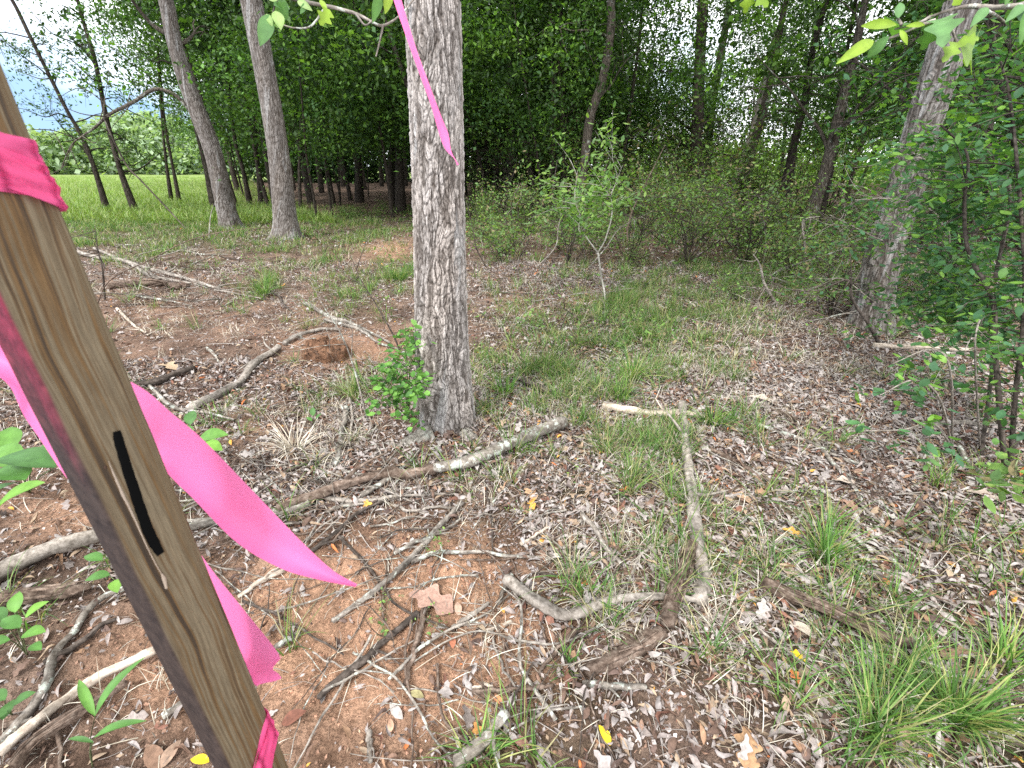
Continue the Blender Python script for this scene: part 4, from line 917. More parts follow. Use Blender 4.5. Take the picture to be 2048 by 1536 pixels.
for k in range(22):
    x_ = 985+700*rng.random(); put_shrub(sp_[[1, 3][k % 2]], G(x_, 412+22*rng.random(), 0), rng.random()*6.28, 1.25+.85*rng.random(), LS, GS)
# low plants strewn over the ground
seed_ = [shrub_proto(240+k, .22+.06*k, .16, 2, 26+8*k, .04, SP*1.15, W_GREEN, 'seedling', .35) for k in range(3)]
for t in seed_: t['category'] = 'plant'
for k in range(70):
    if k < 40: p = G(950+900*rng.random(), 480+230*rng.random()**1.3)
    elif k < 55: p = G(380+450*rng.random(), 480+160*rng.random())
    else: p = G(480+1300*rng.random(), 700+650*rng.random()); 
    s = (.6+.7*rng.random())*(1.0 if k < 40 else .7)*(.5 if k >= 55 else 1)
    if abs(p[0]+.35) < .3 and 2.2 < p[1] < 2.8: continue
    put_shrub(seed_[rng.integers(0, 3)], p, rng.random()*6.28, s, 'small green seedling sprouting from the leaf litter', 'seedlings scattered over the forest floor')

# forked pale sapling
base = G(1212, 608); t = thing('sapling', base, 'slender sapling with white forked stem and light green leaves', 'sapling'); Yb = base[1]
mb = MB(); tube(mb, [base-A([0, 0, .05])]+[PY(x_, y_, Yb) for x_, y_ in ((1209, 585), (1204, 560), (1196, 505))], [.014, .012, .011, .010], 8, 20, .05); put(mb.build('stem', W_WHITE, t), base)
ends = []
for pl in ([(1196, 505), (1210, 480), (1222, 440), (1224, 410), (1222, 390), (1232, 365), (1245, 330)], [(1196, 505), (1180, 485), (1168, 468), (1158, 460), (1160, 430), (1150, 400), (1155, 340)]):
    mb = MB(); cc, _ = tube(mb, [PY(x_, y_, Yb+.02*k) for k, (x_, y_) in enumerate(pl)], [.009, .008, .007, .006, .004, .003, .0015], 7, 36, .05)
    for q_ in range(14):
        g_ = np.random.default_rng(900+q_+len(ends)); j = g_.integers(14, 35); d = g_.normal(size=3); d[2] = abs(d[2])*.5; d /= np.linalg.norm(d); p1 = cc[j]+d*.25; p2 = p1+(d+g_.normal(0, .3, 3))*.25
        c2, _ = tube(mb, [cc[j], p1, p2], [.004, .003, .001], 4, 8); ends += list(c2[2:])
    put(mb.build('fork_limb', W_WHITE, t), base)
ends = A(ends); nl = 900; g_ = np.random.default_rng(77); p = ends[g_.integers(0, len(ends), nl)]+g_.normal(0, .07, (nl, 3)); mb = MB(); tl = T_leaf(3, .45, .12, -.08)
scatter(mb, tl[0], tl[1], p, rotm(g_.random(nl)*6.3, g_.normal(-.2, .45, nl), g_.normal(0, .4, nl)), .05+.045*g_.random(nl), (SP*1.2)[g_.integers(0, 5, nl)]); put(mb.build('foliage', M_LEAF, t), base)

# the near shrub at the right edge
def leafy_thing(name, base, label, cat, polylines, radii, mat, n_tw, nl, leaf, pal, seed, twl=.35, jit=.05, wide=.55, leafrange=(0.2, 1.0), horizontal=True):
    t = thing(name, base, label, cat); g_ = np.random.default_rng(seed); ends = []
    for k, pl in enumerate(polylines):
        mb = MB(); r0 = radii[k]; cc, _ = tube(mb, pl, [r0, r0*.8, r0*.55, r0*.3], 8, 40, .08, seed=k)
        for q_ in range(n_tw):
            j = g_.integers(int(40*leafrange[0]), 39); d = g_.normal(size=3)*A([1, 1, .5]); d /= np.linalg.norm(d); L = twl*(.5+.8*g_.random())
            p1 = cc[j]+d*L*.5; p2 = p1+(d+g_.normal(0, .4, 3))*L*.5; c2, _ = tube(mb, [cc[j], p1, p2], [r0*.3, r0*.18, r0*.06], 4, 9); ends += list(c2[2:])
            for q2 in range(2):
                dd = d+g_.normal(0, .8, 3); dd /= np.linalg.norm(dd); s0 = c2[g_.integers(3, 8)]; c3, _ = tube(mb, [s0, s0+dd*L*.25, s0+dd*L*.5+g_.normal(0, .02, 3)], [r0*.14, r0*.1, r0*.04], 3, 6); ends += list(c3[1:])*2
        put(mb.build('stem', mat, t), base)
    ends = A(ends); p = ends[g_.integers(0, len(ends), nl)]+g_.normal(0, jit, (nl, 3)); gz = H(p[:, 0], p[:, 1])+.01; p[:, 2] = np.maximum(p[:, 2], gz)
    mb = MB(); tl = T_leaf(4, wide, .1, -.08); cl = pal[g_.integers(0, len(pal), nl)]
    scatter(mb, tl[0], tl[1], p, rotm(g_.random(nl)*6.3, g_.normal(-.25, .4, nl), g_.normal(0, .35, nl)), leaf*(.55+.7*g_.random(nl)), cl*(.75+.5*g_.random(nl))[:, None]); put(mb.build('foliage', M_LEAF, t), base)
    return t
bR = G(2010, 940)
YR = bR[1]
leafy_thing('large_shrub', bR, 'tall dense shrub with dark green leaves filling the right edge', 'shrub',
 [[bR, PY(2000, 820, YR), PY(1990, 700, YR+.1), PY(1985, 600, YR+.2), PY(1936, 500, YR+.35), PY(1929, 403, YR+.4), PY(1936, 342, YR+.4), PY(1929, 297, YR+.4), PY(1881, 250, YR+.4)],
  [bR+A([.05, .02, 0]), PY(2030, 800, YR), PY(2050, 600, YR+.1), PY(2040, 400, YR+.2), PY(2020, 200, YR+.3), PY(2000, 120, YR+.4)],
  [bR+A([.1, .1, 0]), PY(2080, 800, YR+.1), PY(2120, 600, YR+.1), PY(2100, 350, YR+.2), PY(2070, 150, YR+.2)],
  [bR+A([-.02, .12, 0]), PY(1985, 700, YR+.5), PY(1960, 560, YR+.8), PY(1925, 528, YR+1.0), PY(1880, 500, YR+1.2)],
  [PY(1990, 560, YR+.3), PY(2020, 380, YR+.6), PY(1970, 300, YR+.8), PY(1920, 310, YR+1.1)],
  [PY(1995, 700, YR+.2), PY(1960, 640, YR+.5), PY(1900, 610, YR+.8), PY(1850, 600, YR+1.0)]],
 [.013, .012, .012, .011, .009, .007], W_DARK, 26, 6000, .050, SPD*1.15, 301, twl=.36, jit=.035)
b2 = G(1975, 860)
bE = G(2075, 640)
leafy_thing('shrub', bE, 'tall mid green bush with loose foliage hanging down the right edge behind the dense shrub', 'shrub',
 [[bE, PY(2080, 400, bE[1]), PY(2060, 200, bE[1]), PY(2000, 60, bE[1])], [bE, PY(2040, 450, bE[1]), PY(1980, 300, bE[1]), PY(1940, 180, bE[1]), PY(1900, 130, bE[1]-.1)], [bE, PY(2150, 300, bE[1]), PY(2120, 100, bE[1]), PY(2060, -60, bE[1])],
  [bE, PY(2050, 520, bE[1]), PY(1990, 440, bE[1]), PY(1920, 400, bE[1])], [bE, PY(2030, 300, bE[1]), PY(1990, 100, bE[1]), PY(1985, -80, bE[1])]],
 [.03, .025, .03, .02, .025], W_DARK, 26, 6000, .075, SPD*1.35, 351, twl=.95, jit=.09)
bA = G(1870, 650)
leafy_thing('shrub', bA, 'airy shrub of thin bare twigs and sparse small leaves crossing the leaning oak', 'shrub',
 [[bA, PY(1850, 560, bA[1]), PY(1800, 500, bA[1]-.1), PY(1740, 470, bA[1]-.2), PY(1660, 430, bA[1]-.2)], [bA, PY(1890, 560, bA[1]), PY(1880, 440, bA[1]-.1), PY(1800, 400, bA[1]-.3), PY(1710, 400, bA[1]-.3)],
  [bA, PY(1900, 500, bA[1]), PY(1860, 330, bA[1]-.2), PY(1780, 330, bA[1]-.3)], [bA, PY(1830, 620, bA[1]-.1), PY(1760, 610, bA[1]-.2), PY(1690, 560, bA[1]-.2), PY(1650, 560, bA[1]-.2)]],
 [.011, .011, .010, .009], W_GREY, 20, 1500, .05, SPD*1.25, 333, twl=.42, jit=.035)
leafy_thing('sprig_plant', G(1900, 850), 'young plant with broad light green leaves below the right shrub', 'plant',
 [[G(1905, 900), P(1880, 800, 2.0), P(1830, 760, 2.0), P(1760, 790, 2.0)], [G(1905, 900), P(1870, 850, 1.95), P(1800, 860, 1.9), P(1700, 862, 1.9)], [G(1905, 900), P(1900, 740, 2.1), P(1860, 700, 2.1), P(1790, 725, 2.1)], [G(1960, 900), P(1950, 700, 2.1), P(1960, 640, 2.1), P(1930, 700, 2.1)]],
 [.006, .006, .006, .005], W_GREY, 7, 230, .052, SPD*1.3, 305, twl=.16, jit=.015)
leafy_thing('sprig_plant', G(2045, 960), 'clump of rounded green leaves at the right border beneath the shrub', 'plant',
 [[G(2040, 985), P(2030, 950, 1.5), P(2040, 900, 1.5)], [G(2048, 985), P(2048, 960, 1.45), P(2070, 920, 1.5)]], [.004, .004], W_GREEN, 8, 90, .05, SP, 306, twl=.12, jit=.01)
# holly-like bush against the big trunk
bh = G(815, 835)
leafy_thing('holly_bush', bh, 'small bush with glossy bright green leaves against the left side of the big oak', 'shrub',
 [[bh, P(800, 790, 2.48), P(780, 770, 2.45), P(760, 750, 2.45)], [bh, P(815, 770, 2.5), P(812, 700, 2.55), P(810, 640, 2.6)], [bh, P(822, 790, 2.42), P(835, 780, 2.4), P(850, 775, 2.38)], [bh, P(795, 815, 2.42), P(780, 810, 2.38), P(770, 800, 2.38)],
  [bh, P(808, 760, 2.46), P(795, 730, 2.46), P(775, 715, 2.48)], [bh, P(820, 740, 2.6), P(822, 690, 2.65), P(820, 665, 2.7)]],
 [.005]*6, W_GREEN, 10, 560, .042, A([[.10, .24, .05], [.14, .30, .06], [.07, .17, .045], [.18, .36, .08]]), 307, twl=.13, jit=.012, wide=.6)

# big-leaved plants at the left edge
def broad(name, label, base, leaves, stem_r=.003, pal=((.10, .22, .045),), wide=1.0):
    t = thing(name, base, label, 'plant'); tl = T_leaf(8, .62, .10, .10)
    mb = MB()
    for k, (tipx, tipy, d, L, yaw, pit, roll, cidx) in enumerate(leaves):
        p = P(tipx, tipy, d); tube(mb, [base, (base+p)/2+A([0, 0, .02]), p], [stem_r, stem_r*.8, stem_r*.5], 5, 8)
    put(mb.build('stem', W_GREEN, t), base)
    for k, (tipx, tipy, d, L, yaw, pit, roll, cidx) in enumerate(leaves):
        p = P(tipx, tipy, d); mb = MB(); nlv = len(tl[0]); vc = np.ones((nlv, 1)); vc[1::3] = 1.25
        scatter(mb, tl[0], tl[1], p[None], rotm(A([yaw]), A([pit]), A([roll])), A([[L*wide, L, L]]), A([pal[cidx % len(pal)]]), vc); put(mb.build('leaf', M_LEAF, t), base)
PB = ((.10, .23, .06), (.13, .28, .06), (.17, .34, .06), (.08, .18, .055))
b = G(60, 985)
broad('broadleaf_plant', 'plant with big oval green leaves at the left edge above the grey log', b,
 [(50, 960, 1.42, .20, 1.35, -.1, .2, 0), (90, 965, 1.36, .15, 2.2, -.4, .1, 2), (110, 935, 1.45, .20, 1.5, .1, .15, 3), (40, 930, 1.6, .17, 1.2, .1, -.2, 1), (30, 965, 1.5, .13, 2.6, -.3, .2, 3), (70, 915, 1.65, .12, -.8, .2, .1, 0), (20, 900, 1.7, .12, .6, .4, .1, 1), (10, 1000, 1.35, .12, 2.9, -.2, 0, 3)], pal=PB)
b = G(395, 900)
broad('broadleaf_plant', 'low plant with broad green leaves just right of the stake above the pink tail', b,
 [(385, 870, 2.35, .12, 1.2, .1, 0, 0), (395, 880, 2.3, .15, -1.4, .1, .2, 1), (400, 890, 2.25, .13, -1.8, -.1, .1, 2), (380, 850, 2.4, .10, .3, .4, 0, 3)], pal=PB)
b = G(55, 1310)
broad('broadleaf_plant', 'spindly green weed left of the stake above the dirt', b,
 [(40, 1255, .98, .05, 1.3, .2, 0, 0), (45, 1270, .98, .05, -1.5, .1, 0, 1), (30, 1225, .98, .045, .4, .5, 0, 1), (50, 1235, .98, .045, -.8, .3, 0, 2), (20, 1280, .98, .05, 2.0, 0, 0, 0), (62, 1290, .98, .035, -1.9, 0, 0, 0), (10, 1240, 1.0, .05, 1.2, .2, 0, 3)], .0018, pal=PB)
b = G(186, 1536)
broad('grass_seedling', 'three-bladed light green grass seedling at the bottom left', b,
 [(190, 1432, .86, .09, .9, .25, 0, 1), (190, 1432, .86, .11, -.55, .45, 0, 0), (188, 1475, .86, .09, -1.3, .1, 0, 0), (187, 1485, .86, .05, 1.5, .1, 0, 3)], .0015, pal=PB, wide=.3)
b = G(215, 1160)
broad('broadleaf_plant', 'small green plant tucked behind the left edge of the stake', b,
 [(205, 1120, 1.1, .045, 1.5, .2, 0, 0), (225, 1125, 1.1, .045, .1, .5, 0, 1), (220, 1150, 1.1, .05, 1.9, 0, 0, 0), (230, 1160, 1.1, .045, -2.4, -.1, 0, 2)], .0015, pal=PB)
b = G(25, 1430)
broad('broadleaf_plant', 'dark green rounded leaves low at the left border', b,
 [(10, 1400, .95, .04, 1.2, .1, 0, 3), (25, 1410, .95, .04, -1.0, .2, 0, 3), (15, 1425, .93, .035, 2.2, 0, 0, 3), (5, 1440, .93, .04, .3, .1, 0, 3)], .0015, pal=PB)
b = G(630, 858)
broad('broadleaf_plant', 'tiny blue green sprout on the soil left of the big oak', b, [(626, 832, 2.45, .05, .2, .8, 0, 3), (632, 838, 2.45, .04, -.8, .5, 0, 3), (624, 842, 2.45, .04, 1.2, .4, 0, 0)], .002, pal=PB)

# overhanging twigs with leaves
def hang(label, lines, leaves, dist, mat=W_LICH, r=.005):
    b = P(lines[0][0][0], lines[0][0][1], dist); t = thing('overhanging_branch', b, label, 'branch')
    for k, pl in enumerate(lines):
        mb = MB(); tube(mb, [P(x_, y_, dist*(1+.01*q_)) for q_, (x_, y_) in enumerate(pl)], [r*(1 if k == 0 else .5), r*(.8 if k == 0 else .4), r*.3], 7, 36, .2, seed=k); put(mb.build('twig', mat, t), b)
    tlw = T_leaf(8, .36, .12, .10); tlo = T_leaf(w=.7, fold=.08, curl=.12, shape=OAK)
    for k, (x0, y0, x1, y1, w_, kind, col, dd) in enumerate(leaves):
        a_ = P(x0, y0, dist); b_ = P(x1, y1, dist*(1+dd)); d = b_-a_; L = np.linalg.norm(d); d = d/L; nrm = -ray((x0+x1)/2, (y0+y1)/2)+A([.15, 0, .35]); xx = np.cross(d, nrm); xx /= np.linalg.norm(xx); zz = np.cross(xx, d)
        R = np.stack([xx, d, zz], 1)[None]; mb = MB(); tt = tlo if kind else tlw; vc = np.ones((len(tt[0]), 1)); vc[1::3] = 1.2
        scatter(mb, tt[0], tt[1], a_[None], R, A([[L*w_, L, L]]), A([col]), vc); put(mb.build('leaf', M_LEAF, t), b)
LY = (.26, .38, .05); LB = (.13, .25, .10); LG = (.09, .20, .05); LP = (.30, .42, .16)
hang('leafy lichened oak twig reaching in at the top right corner',
 [[(2110, -25), (2048, 8), (1997, 15), (1950, 13), (1929, 14), (1895, 22), (1861, 33)], [(1861, 33), (1840, 45), (1815, 52), (1790, 58)], [(1870, 40), (1830, 55), (1800, 68), (1770, 80), (1750, 85)], [(1960, 15), (1990, 30), (2010, 45)], [(1900, 20), (1905, 60), (1915, 90)], [(1803, 50), (1795, 35)]],
 [(1797, 36, 1800, 5, 1.5, 0, LB, 0), (1793, 50, 1722, 52, .75, 0, LY, .05), (1747, 82, 1672, 128, .75, 0, LY, 0), (1778, 72, 1735, 115, 1.3, 0, LB, .05), (1800, 50, 1785, 72, 1.6, 0, LG, .1), (1868, 38, 1845, 100, 1.0, 1, LG, .05), (1880, 38, 1885, 95, .8, 1, LB, -.05), (1812, 52, 1850, 50, .7, 0, LY, 0),
  (1975, 15, 1940, 55, 1.0, 0, LB, 0), (1915, 85, 1885, 125, 1.0, 1, (.20, .30, .05), 0), (1915, 85, 1958, 78, .8, 1, (.22, .33, .05), 0), (1920, 90, 1925, 120, 1, 1, (.18, .28, .05), .1), (2048, 10, 2010, 45, 1.0, 0, LB, 0), (2060, 15, 2040, 90, .7, 0, LG, 0), (2010, 10, 2025, -20, .9, 0, LG, 0), (1920, 10, 1900, -25, .9, 1, LY, 0), (1800, 60, 1815, 90, .8, 0, LY, 0)], 1.15, r=.008)
hang('lichened twig with pale hanging leaves at the top left of the big oak',
 [[(470, -40), (560, -12), (595, 0), (640, 10), (667, 15), (711, 27), (740, 42), (766, 51), (800, 31), (828, -2), (850, -30)], [(766, 51), (760, 80), (752, 113)], [(650, 16), (622, 52), (590, 56), (560, 48)], [(711, 27), (730, 50), (745, 40)], [(560, -12), (550, 10), (545, 30)]],
 [(540, 30, 520, 92, 1.2, 0, LB, 0), (552, 22, 562, 60, 1.6, 0, LP, 0), (548, 10, 575, 8, 1.3, 0, LB, .05), (660, 20, 640, 50, 1.3, 1, LY, 0), (555, 0, 536, -2, 1.2, 0, LP, 0), (572, 5, 560, 35, 1.4, 0, LB, .05), (595, 2, 625, 22, 1.1, 0, LP, 0), (615, 5, 600, 28, 1, 0, LB, 0), (760, -10, 745, 46, .9, 0, LG, 0), (780, -15, 770, 28, 1.1, 0, LY, 0), (533, 28, 545, 55, 1.2, 0, LP, 0), (640, 0, 655, 25, 1, 0, LY, 0)], 1.18, r=.0055)
hang('single lobed leaf spray dipping into the top edge right of centre',
 [[(1440, -60), (1480, -30), (1510, -18), (1560, -50)]], [(1480, -28, 1462, 4, 1.2, 1, LY, 0), (1498, -22, 1490, 27, 1.1, 1, LY, .03), (1510, -18, 1535, 14, 1.2, 1, (.22, .34, .05), 0), (1470, -30, 1450, -5, 1.2, 0, LY, 0)], 1.15, W_GREY, .003)

# ------------------------------------------------------------------ FALLEN BRANCHES (traced, lying on the ground)
def stick(label, pts, w, mat=W_GREY, lift=.010, taper=.6, rough=.25, side=(), wob=.012, name='fallen_branch', cat='branch', sides=9, arch=0.0):
    g3 = []
    for k, (x_, y_) in enumerate(pts):
        q_ = G(x_, y_); r_ = .5*w*depth(q_)/FPX; q_[2] += r_*.75+lift+(.014 if w >= 20 else 0)+arch*math.sin(math.pi*k/max(1, len(pts)-1)); g3.append(q_)
    r_ = .5*w*depth(A(g3).mean(0))/FPX; mb = MB()
    L = sum(np.linalg.norm(g3[k+1]-g3[k]) for k in range(len(g3)-1)); n = int(min(110, max(12, L/max(r_*.9, .008))))
    seed = int(pts[0][0]*7+pts[0][1]) % 997; wob = wob if w < 24 else wob*.4
    cc, _ = tube(mb, g3, [r_, r_*.95, r_*(.5+.5*taper), r_*taper], sides, n, rough, wob=wob, seed=seed)
    g_ = np.random.default_rng(seed)
    for s_ in range(1+int(L*1.5) if w < 24 else 0):      # stubs and side twigs
        j = g_.integers(1, n-1); d = g_.normal(size=3); d[2] = abs(d[2])*.5; d /= np.linalg.norm(d); l_ = r_*(3+7*g_.random()); q0 = cc[j]
        tube(mb, [q0, q0+d*l_*.5+g_.normal(0, r_*.3, 3), q0+d*l_+g_.normal(0, r_*.6, 3)], [r_*.45, r_*.3, r_*.15], 5, 6)
    if mat is W_BROWN and w >= 24:      # rotten wood: long loose fibres and plates along the log
        for s_ in range(22):
            a_ = g_.random()*math.pi; i0 = g_.integers(0, n//2); i1 = g_.integers(i0+n//4, n); T_, N_, B_ = frames(cc); sg = cc[i0:i1:3]
            up_ = A([0, 0, 1.]); sd_ = np.cross(T_[i0], up_); sd_ /= np.linalg.norm(sd_); off = (math.cos(a_)*sd_+math.sin(a_)*up_)*r_*(.9+.25*g_.random())
            if len(sg) > 2: tube(mb, sg+off+g_.normal(0, r_*.05, sg.shape), [r_*.08, r_*(.14+.16*g_.random()), r_*.10], 5, max(6, (i1-i0)), .5, seed=s_)
    for sp in side:
        h3 = [G(x_, y_) for x_, y_ in sp]
        for q_ in h3: q_[2] += .01
        tube(mb, h3, [r_*.6, r_*.45, r_*.2], 6, 14, .15, wob=.01, seed=seed+1)
    return tag(mb.build(name, mat), label, cat)
LL_ = [
 ('pale lichened branch lying right of the big oak\'s foot, pointing up right', [(1128, 858), (1060, 885), (1000, 912), (940, 938), (869, 952)], 27, W_LICH, .75),
 ('brown branch running left from the lichened one below the big oak', [(872, 950), (820, 962), (770, 960), (700, 982), (640, 1000), (560, 1030)], 22, W_BROWN, .8),
 ('whitish branch lying behind the tip of the pink tail', [(620, 1015), (560, 1032), (500, 1040), (430, 1050), (385, 1062)], 17, W_LICH, .9),
 ('short lichened stick left of the big oak\'s front', [(795, 956), (760, 975), (722, 1000)], 13, W_LICH, .7),
 ('thin grey stick below the short lichened one', [(655, 1003), (700, 1008), (750, 1006), (830, 998), (905, 994)], 10, W_GREY, .6),
 ('long straight grey stick slanting over the orange clay', [(925, 1012), (870, 1070), (821, 1126), (752, 1186), (667, 1248)], 13, W_LICH, .8),
 ('thin pale side stick running right from the long slanting stick', [(824, 1130), (870, 1112), (940, 1110), (1020, 1118), (1100, 1120), (1200, 1121)], 9, W_LICH, .4),
 ('curved thick grey branch lying on the clay in the lower middle', [(1012, 1172), (1045, 1198), (1080, 1222), (1120, 1243), (1160, 1240), (1200, 1222), (1260, 1210), (1330, 1208), (1395, 1215)], 25, W_GREY, .45),
 ('upright running smooth grey branch down through the grass right of centre', [(1362, 820), (1366, 880), (1374, 950), (1384, 1030), (1393, 1090), (1400, 1150), (1396, 1216)], 21, W_GREY, 1.15),
 ('flaking reddish brown log beside the long smooth branch', [(1382, 1100), (1365, 1150), (1346, 1205), (1330, 1262)], 27, W_BROWN, .9),
 ('wide flaking bark slab half sunk in the litter below the brown log', [(1322, 1268), (1280, 1298), (1230, 1322), (1176, 1348)], 34, W_BROWN, .8, -.022),
 ('bleached splintered wood piece lying in the grass right of the oak', [(1205, 820), (1260, 828), (1310, 834), (1360, 832), (1406, 842)], 17, W_PALE, .5),
 ('dark half rotten stick on bare clay in the lower left middle', [(838, 1232), (790, 1272), (740, 1318), (690, 1358), (640, 1402)], 15, W_DARK, .8),
 ('short reddish brown stick pointing down beside the lobed leaf', [(853, 1214), (838, 1270), (826, 1320), (810, 1376)], 13, W_BROWN, .6),
 ('grey weathered log at the left edge behind the stake', [(-40, 1190), (30, 1150), (103, 1117), (150, 1103), (215, 1085), (260, 1075)], 32, W_GREY, .9),
 ('bluish grey branch slanting behind the stake at lower left', [(-10, 1510), (35, 1465), (75, 1412), (100, 1368), (115, 1318), (160, 1260), (200, 1212), (262, 1180)], 17, W_LICH, .8),
 ('pale exposed root crossing the dirt at bottom left', [(10, 1520), (60, 1475), (120, 1428), (180, 1385), (240, 1353), (330, 1308)], 20, W_PALE, .9),
 ('second brown root just below the pale one at bottom left', [(40, 1545), (85, 1495), (137, 1458), (190, 1425), (260, 1380)], 24, W_BROWN, .8),
 ('crooked thin twig at the bottom left corner', [(-10, 1462), (60, 1448), (115, 1435), (122, 1480), (125, 1545)], 9, W_BROWN, .8),
 ('lichened stick entering from the bottom edge in the middle', [(1012, 1438), (985, 1470), (960, 1500), (915, 1540)], 22, W_LICH, 1.2),
 ('brown straight stick lying level near the bottom middle', [(945, 1390), (1000, 1386), (1060, 1382), (1105, 1378)], 12, W_BROWN, .7),
 ('small bleached stick tip above the level brown stick', [(938, 1380), (960, 1379), (985, 1378)], 7, W_PALE, .9),
 ('dark thin log lying behind the stake at mid left', [(272, 778), (310, 772), (342, 760), (390, 742)], 15, W_DARK, .7),
 ('thick grey curved branch left of the red soil mound', [(383, 824), (430, 800), (478, 774), (500, 745), (520, 725), (545, 712), (560, 700)], 15, W_GREY, .8),
 ('arched root rising left of the red soil mound', [(570, 692), (600, 675), (640, 664), (680, 664)], 9, W_GREY, .7),
 ('thin pale stick crossing under the grey curved branch at left', [(301, 777), (342, 815), (375, 826), (410, 829), (470, 845)], 8, W_LICH, .5),
 ('long pale branch lying at far left behind the stake', [(155, 508), (200, 520), (245, 525), (290, 540), (340, 552), (400, 570), (440, 583)], 9, W_GREY, .5),
 ('second long branch crossing the brush at far left', [(190, 500), (260, 530), (300, 555), (350, 565), (440, 580)], 7, W_GREY, .5),
 ('brown log under the brush pile at far left', [(220, 578), (270, 573), (320, 572), (360, 580)], 14, W_BROWN, .8),
 ('thin stick pointing away on the bare dirt at left', [(235, 620), (265, 650), (297, 674)], 6, W_PALE, .5),
 ('short twig standing out on the bare dirt right of the stake', [(415, 700), (432, 716), (438, 728)], 6, W_LICH, .6),
 ('pale branch behind the red soil mound', [(610, 610), (660, 638), (700, 650), (745, 672), (780, 690)], 8, W_LICH, .5),
 ('forked pale twig right of the red soil mound', [(650, 644), (718, 662), (757, 690), (797, 702)], 7, W_LICH, .4),
 ('dark mossy stick left of the big oak standing toward the viewer', [(694, 822), (690, 850), (684, 880), (678, 915), (672, 935)], 13, W_LICH, .8),
 ('thin twig beside the dark mossy stick', [(700, 800), (706, 840), (700, 890), (690, 930)], 6, W_GREY, .5),
 ('white debarked pole lying at the right of the leaning oak', [(1745, 697), (1800, 700), (1861, 702), (1936, 706)], 11, W_PALE, .8),
 ('long dark branch lying right of the leaning oak\'s foot', [(1782, 616), (1815, 628), (1843, 641), (1881, 658), (1929, 665), (2014, 677)], 10, W_LICH, .7),
 ('thick pale stick lying in front of the dark stout trunk', [(1815, 600), (1845, 588), (1890, 586)], 10, W_PALE, .8),
 ('grey stick bent at its end below the white pole', [(1850, 735), (1870, 715), (1920, 712), (1960, 716)], 8, W_LICH, .7),
 ('long thin pale twig over the leaf litter at right', [(1495, 849), (1570, 873), (1638, 900), (1690, 925), (1740, 935)], 8, W_LICH, .6),
 ('dark thin branch running parallel above the pale twig at right', [(1539, 823), (1600, 850), (1656, 876), (1680, 900), (1710, 930)], 9, W_BROWN, .6),
 ('lichened stick slanting down through the litter at right', [(1628, 883), (1645, 910), (1666, 935), (1695, 965), (1720, 1005)], 9, W_LICH, .7),
 ('dark stick slanting below the right shrub', [(1912, 897), (1925, 920), (1940, 935), (1973, 969), (2048, 1012)], 11, W_LICH, .8),
 ('grey arched stick below the right shrub', [(1848, 864), (1870, 856), (1895, 851), (1936, 852), (1972, 868)], 11, W_GREY, .8),
 ('dark twisting branch in the litter right of the smooth one', [(1398, 893), (1430, 908), (1485, 937), (1530, 965), (1590, 972)], 11, W_BROWN, .6),
 ('rotting log half buried in litter at lower right', [(1520, 1180), (1580, 1210), (1640, 1232), (1700, 1262), (1760, 1290), (1815, 1300)], 28, W_BROWN, .7),
 ('pale straight twig over the grass at lower right', [(1683, 1066), (1720, 1092), (1758, 1114), (1800, 1142), (1830, 1168)], 9, W_LICH, .6),
 ('thin grey twig above the pale straight one at lower right', [(1715, 1012), (1760, 1050), (1800, 1082), (1850, 1115)], 6, W_GREY, .6),
 ('small stick crossing the clay left of the curved branch', [(905, 1262), (940, 1238), (978, 1212)], 10, W_GREY, .7),
 ('stub of pale broken wood on clay below the curved branch', [(972, 1268), (1000, 1258), (1023, 1249)], 9, W_PALE, .9),
 ('short end stick touching the tip of the curved branch', [(1022, 1155), (1010, 1180), (996, 1212)], 10, W_LICH, .7),
 ('pale short stick in dead grass above the clay', [(1042, 1094), (1070, 1078), (1102, 1054)], 8, W_PALE, .6),
 ('brown stick slanting in dead grass left of the smooth branch', [(1160, 1028), (1185, 1062), (1210, 1100), (1240, 1132)], 11, W_GREY, .7),
 ('long thin arching twig left of the smooth branch', [(1400, 1074), (1340, 1082), (1285, 1112), (1262, 1160), (1240, 1195), (1214, 1232)], 8, W_GREY, .6),
 ('brown twig slanting between clay and the flaking log', [(1152, 1265), (1120, 1300), (1090, 1335), (1078, 1352)], 10, W_BROWN, .7),
 ('thin vertical twig over the clay right of the lobed leaf', [(985, 1268), (995, 1310), (1012, 1350), (1030, 1378)], 6, W_LICH, .6),
 ('grey wood stub near the bottom edge left of centre', [(738, 1468), (740, 1495), (742, 1530)], 12, W_GREY, .8),
 ('lichen spotted stick end by the lower pink tape', [(603, 1272), (580, 1285), (553, 1300)], 14, W_LICH, .9),
 ('straight stick passing behind the lower pink tape end', [(570, 1145), (530, 1165), (480, 1200)], 10, W_PALE, .8),
 ('lichened lying stick right of the flaking log', [(1165, 1376), (1220, 1378), (1290, 1382)], 14, W_LICH, .8),
 ('dark root at the stake\'s left low behind the weed', [(95, 1330), (150, 1300), (200, 1262), (235, 1245)], 12, W_DARK, .6),
 ('brown broken bark slab left of the stake', [(20, 1215), (80, 1208), (140, 1200), (190, 1190)], 30, W_BROWN, .5),
 ('short dark stick near the bottom left of the stake', [(330, 1440), (365, 1415), (395, 1400)], 14, W_LICH, .7),
]
for lab, pts, w, mt, tp, *lf_ in LL_: stick(lab, pts, w, mt, taper=tp, rough=.3 if mt is not W_BROWN else .5, lift=lf_[0] if lf_ else .010)
stick('dark low branch stub lying in the grass right of the oak', [(1050, 770), (1090, 790), (1140, 812)], 16, W_DARK)
